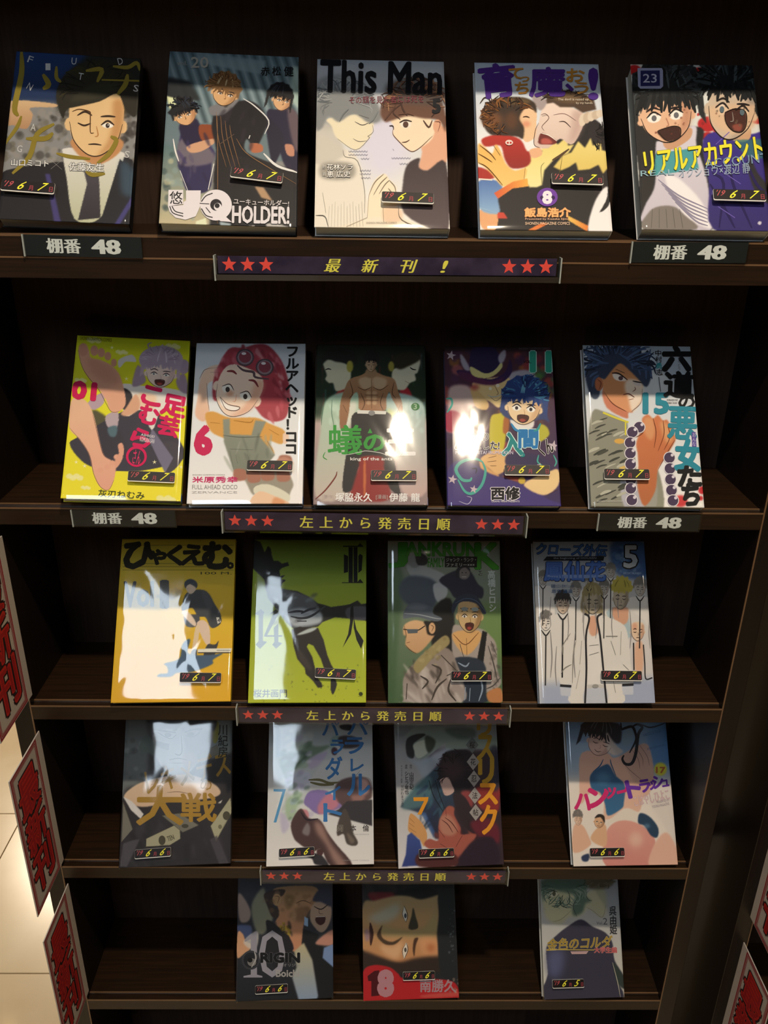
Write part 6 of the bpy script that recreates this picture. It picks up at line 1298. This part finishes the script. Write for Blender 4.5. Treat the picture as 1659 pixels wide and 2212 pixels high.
TW, THH = .0445, .0102
def make_book(key):
    row, x, y, z, lean, yaw, roll, w, h, t, q = TABLE[key]
    fn, spine, ripple, label, tc, tr, day = INFO[key]
    root = empty('comic_book', (0, 0, 0))
    tag(root, label, 'book', GROUP[row])
    A = Art(q, w, h, '#888888'); fn(A)
    link('front_cover', cover_mesh(A), M['print'], root)
    def f_(X, Y, off):
        u, v = apply_h(A.H, X, Y)
        return np.stack([(np.clip(u, .002, .998) - .5) * w, -off, (1 - np.clip(v, .002, .998)) * h], 1)
    A.ink.build('lettering', f_, root)
    box('page_block', (-w / 2 + .0012, w / 2 - .0010, .0006, t - .0006, .0010, h - .0010), M['pages'], root)
    ms = mat('spine_' + key, spine, .45)
    box('back_cover', (-w / 2, w / 2, t - .0006, t, 0, h), ms, root)
    sp = box('spine', (w / 2 - .0008, w / 2, .0006, t - .0006, 0, h), ms, root)
    if key in FOOT: box('spine_foot', (w / 2, w / 2 + .0003, .0006, t - .0006, 0, .008), M.setdefault('foot', mat('blue_spine_foot', '#2a5aa0', .5)), sp)
    link('plastic_wrap', film_mesh(w, h, t, ripple, int(key[1:]) * 7 + 3), M['film'], root)
    # date tag stuck on the wrap
    u, v = apply_h(A.H, tc[0], tc[1])
    cx, cz = (u - .5) * w, (1 - v) * h
    s = .95 if row > 3 else 1.0
    dt = link('date_tag', rounded_plate(TW * s, THH * s, .0014, -.0054, -.0044, 5, .0007), M['paper_white'], root)
    dt.location = (cx, 0, cz); dt.rotation_euler = (0, math.radians(tr), 0)
    link('tag_face', rounded_plate(TW * s - .0002, THH * s - .0002, .0014, -.0056, -.0054), M['sticker'], dt)
    tag_ink(day).build('lettering', lambda X, Y, o: np.stack([(X - .5) * TW * s, -.0056 - o, (.5 - Y) * THH * s], 1), dt)
    R = Matrix.Rotation(math.radians(yaw), 4, 'Z') @ Matrix.Rotation(-math.radians(lean), 4, 'X') @ Matrix.Rotation(-math.radians(roll), 4, 'Y')
    root.matrix_world = Matrix.Translation((x, y, z)) @ R
    return root
for k in TABLE: make_book(k)

# ---------------------------------------------------------------- shelf-number labels
LW, LH = .1000, .0172
def shelf_label(x, ztop, label, tilt=0):
    t = empty('shelf_label', (x, -.0006, ztop)); tag(t, label, 'label', 'black shelf number labels')
    t.rotation_euler = (0, math.radians(tilt), 0)
    box('card', (-LW / 2, LW / 2, -.0012, 0, -LH, 0), M['black_card'], t)
    box('plastic_sleeve', (-LW / 2 - .0012, LW / 2 + .0012, -.0022, -.0014, -LH - .0010, .0006), M['clear'], t)
    box('sleeve_edge', (-LW / 2 - .0014, -LW / 2 - .0002, -.0024, 0, -LH - .0006, .0004), M['acryledge'], t)
    box('sleeve_edge', (LW / 2 + .0004, LW / 2 + .0012, -.0024, 0, -LH - .0006, .0004), M['clear'], t)
    k = Ink()
    k.text('棚番', (.19, .14, .475, .84), '#dde1df', .04)
    k.text('48', (.58, .15, .81, .83), '#dde1df', .06)
    k.build('lettering', lambda X, Y, o: np.stack([(X - .5) * LW, -.0012 - o, -Y * LH], 1), t)
shelf_label(-.2572, .2545, 'black label 棚番 48 on the left of the top shelf edge', .8)
shelf_label(.2655, .2552, 'black label 棚番 48 on the right of the top shelf edge', -.3)
shelf_label(-.2512, -.0010, 'black label 棚番 48 on the second shelf edge below the yellow comic', 0)
shelf_label(.2662, -.0014, 'black label 棚番 48 on the second shelf edge below the beaded-fist comic', .3)

# ---------------------------------------------------------------- banner strips in clear holders
def banner_mat():
    m = mat('night_sky_print', '#2c2436', 0.5, 0.3)
    nt = m.node_tree; N = nt.nodes; L = nt.links
    tc = N.new('ShaderNodeTexCoord'); nz = N.new('ShaderNodeTexNoise'); nz.inputs['Scale'].default_value = 60; nz.inputs['Detail'].default_value = 4
    cr = N.new('ShaderNodeValToRGB'); cr.color_ramp.elements[0].position = .35; cr.color_ramp.elements[1].position = .75
    cr.color_ramp.elements[0].color = (*srgb('#261c34'), 1); cr.color_ramp.elements[1].color = (*srgb('#40344c'), 1)
    L.new(tc.outputs['Object'], nz.inputs[0]); L.new(nz.outputs[0], cr.inputs[0]); L.new(cr.outputs[0], N['Principled BSDF'].inputs['Base Color'])
    return m
M['banner'] = banner_mat()
M['under'] = mat('glossy_black_underside', '#15121a', 0.12, 0.6)
def banner(xc, ztop, title, label, first=False, tilt=0.0):
    w = .297
    t = empty('banner_strip', (xc, -.0005, ztop)); tag(t, label, 'sign', 'shelf-edge banners with red stars'); t.rotation_euler = (0, math.radians(tilt), 0)
    hh = .0145 if first else .0188
    box('card', (-w / 2 + .002, w / 2 - .003, -.0070, -.0062, -hh, 0), M['banner'], t)
    def prof(pts, x0, x1, n, m):
        bm = bmesh.new(); A = [bm.verts.new((x0, y, z)) for y, z in pts]; B = [bm.verts.new((x1, y, z)) for y, z in pts]
        for i in range(len(pts)): j = (i + 1) % len(pts); bm.faces.new((A[i], A[j], B[j], B[i]))
        bm.faces.new(A[::-1]); bm.faces.new(B); bmesh.ops.recalc_face_normals(bm, faces=bm.faces[:])
        me = bpy.data.meshes.new(n); bm.to_mesh(me); bm.free(); return link(n, me, m, t)
    low = -.0205 if first else -.0222
    box('front_sheet', (-w / 2, w / 2, -.0092, -.0084, -hh - .0006, .0006), M['clear'], t)
    if first: prof([(-.0092, -hh - .0007), (-.0060, low), (-.0050, low), (-.0082, -hh - .0007)], -w / 2, w / 2, 'lower_lip', M['under'])
    else: prof([(-.0092, -hh - .0007), (-.0070, low), (-.0060, low), (-.0082, -hh - .0007)], -w / 2, w / 2, 'lower_lip', M['clear'])
    box('back_sheet', (-w / 2, w / 2, -.0012, 0, low, .0006), M['clear'], t)
    for x in (-w / 2 - .0012, w / 2): box('end_cap', (x, x + .0012, -.0092, 0, low, .0006), M['acryledge'], t)
    box('end_spacer', (w / 2 - .003, w / 2, -.0082, -.0014, low + .001, .0002), M['clear'], t)
    k = Ink()
    for i in range(3):
        k.star(.038 + .0535 * i, .46 / 1, 0, '#000000') if False else None
        for fx in (.040 + .0535 * i, .852 + .0535 * i):
            P = [(fx + (.0066 if j % 2 == 0 else .0028) * math.sin(PI * j / 5) / w, .48 - (.0066 if j % 2 == 0 else .0028) * math.cos(PI * j / 5) / hh) for j in range(10)]
            k.add([(fx, .48)] + P, [(0, j + 1, (j + 1) % 10 + 1) for j in range(10)], '#ee5248')
    ye = '#ece25a'
    if first:
        for ch, fx in zip('最新刊', (.341, .448, .558)): k.text(ch, (fx - .021, .12, fx + .021, .88), ye, .03, 0, .35 * hh / w * 1.0)
        k.text('!', (.659, .16, .669, .86), ye, .03, 0, .35 * hh / w)
    else:
        n = len(title)
        for i, ch in enumerate(title):
            fx = .275 + .0645 * i; V, F = glyphs(ch)
            e = .0138
            k.heavy(np.stack([fx + (V[:, 0] - .5) * e / w, .5 - (V[:, 1] - .38) * e / hh], 1), F, ye, .026, e / w, e / hh)
    k.build('lettering', lambda X, Y, o: np.stack([(X - .5) * w, -.0070 - o, -Y * hh], 1), t)
banner(.0045, .2405, '最新刊!', 'banner strip reading 最新刊！ between red stars, on the top shelf edge', True, -.15)
T8 = '左上から発売日順'
banner(-.0050, -.0006, T8, 'banner strip reading 左上から発売日順 on the second shelf edge', False, .5)
banner(-.0046, -.2312, T8, 'banner strip reading 左上から発売日順 on the third shelf edge', False, .1)
banner(.0100, -.4678, T8, 'banner strip reading 左上から発売日順 on the fourth shelf edge', False, .1)

# ---------------------------------------------------------------- red-bordered sign cards standing out from the side panels
M['card_white'] = mat('white_sign_card', '#a8a099', 0.6, 0.3)
CW, CH = .0820, .1900
def sign_card(x, ztop, side, label, group):
    """card in the y-z plane; side=+1 shows its print towards +x"""
    t = empty('sign_card', (x, 0, ztop)); tag(t, label, 'sign', group)
    box('card', (-.0006, .0006, -CW, -.0005, -CH, 0), M['card_white'], t)
    box('mounting_tab', (-.0055 if side > 0 else .0006, -.0006 if side > 0 else .0055, -.0012, -.0005, -CH + .004, -.004), M['clear'], t)
    k = Ink()
    rd = '#86202a'
    # print coordinates: X 0..CW from the free edge to the panel, Y down; mm
    W_, H_ = CW * 1000, CH * 1000
    inner = 13.0
    for a, b in ((1.0, 2.2), (3.9, 1.4), (6.0, .8)):
        x0, x1, y0, y1 = a, W_ - inner - a + 1.2, a, H_ - a
        for q in ((x0, y0, x1, y0 + b), (x0, y1 - b, x1, y1), (x0, y0, x0 + b, y1), (x1 - b, y0, x1, y1)):
            k.fill([(q[0], q[1]), (q[2], q[1]), (q[2], q[3]), (q[0], q[3])], rd)
    for i, ch in enumerate('最新刊'):
        bx = (11.5, 18 + 52 * i, 58, 68 + 52 * i)
        k.text(ch, bx, '#241418', .10); k.text(ch, bx, '#a8241f', .045); k.text(ch, (bx[0] + 1, bx[1] + 1.5, bx[2] - 1, bx[3] - 1), '#8c1a1e', .01)
    s = side
    def f(X, Y, o):
        yy = (-CW + X / 1000) if s > 0 else (-CW + (W_ - X) / 1000)
        yy = -CW + (X / 1000 if s > 0 else X / 1000)
        return np.stack([s * (.0006 + o), yy, -Y / 1000], 1)
    if s < 0:
        g = f
        f = lambda X, Y, o: np.stack([-(.0006 + o), -.0 - (X + inner - 1.2) / 1000, -Y / 1000], 1)
    k.build('lettering', f, t)
for i, z in enumerate((-.0300, -.2685, -.4975, -.7300)):
    sign_card(-.3752, z, 1, ('red-bordered white 最新刊 card on the left side panel, topmost of the column', 'red-bordered white 最新刊 card on the left side panel, second from the top', 'red-bordered white 最新刊 card on the left side panel, third from the top', 'red-bordered white 最新刊 card on the left side panel, lowest of the column')[i], 'sign cards on the left panel') if i < 3 else None
for i, z in enumerate((-.3610, -.5960)):
    sign_card(.4700, z, -1, ('red-bordered card at the right picture edge, upper one on the second bookcase', 'red-bordered card at the bottom right corner, lower one on the second bookcase')[i], 'sign cards on the right panel')
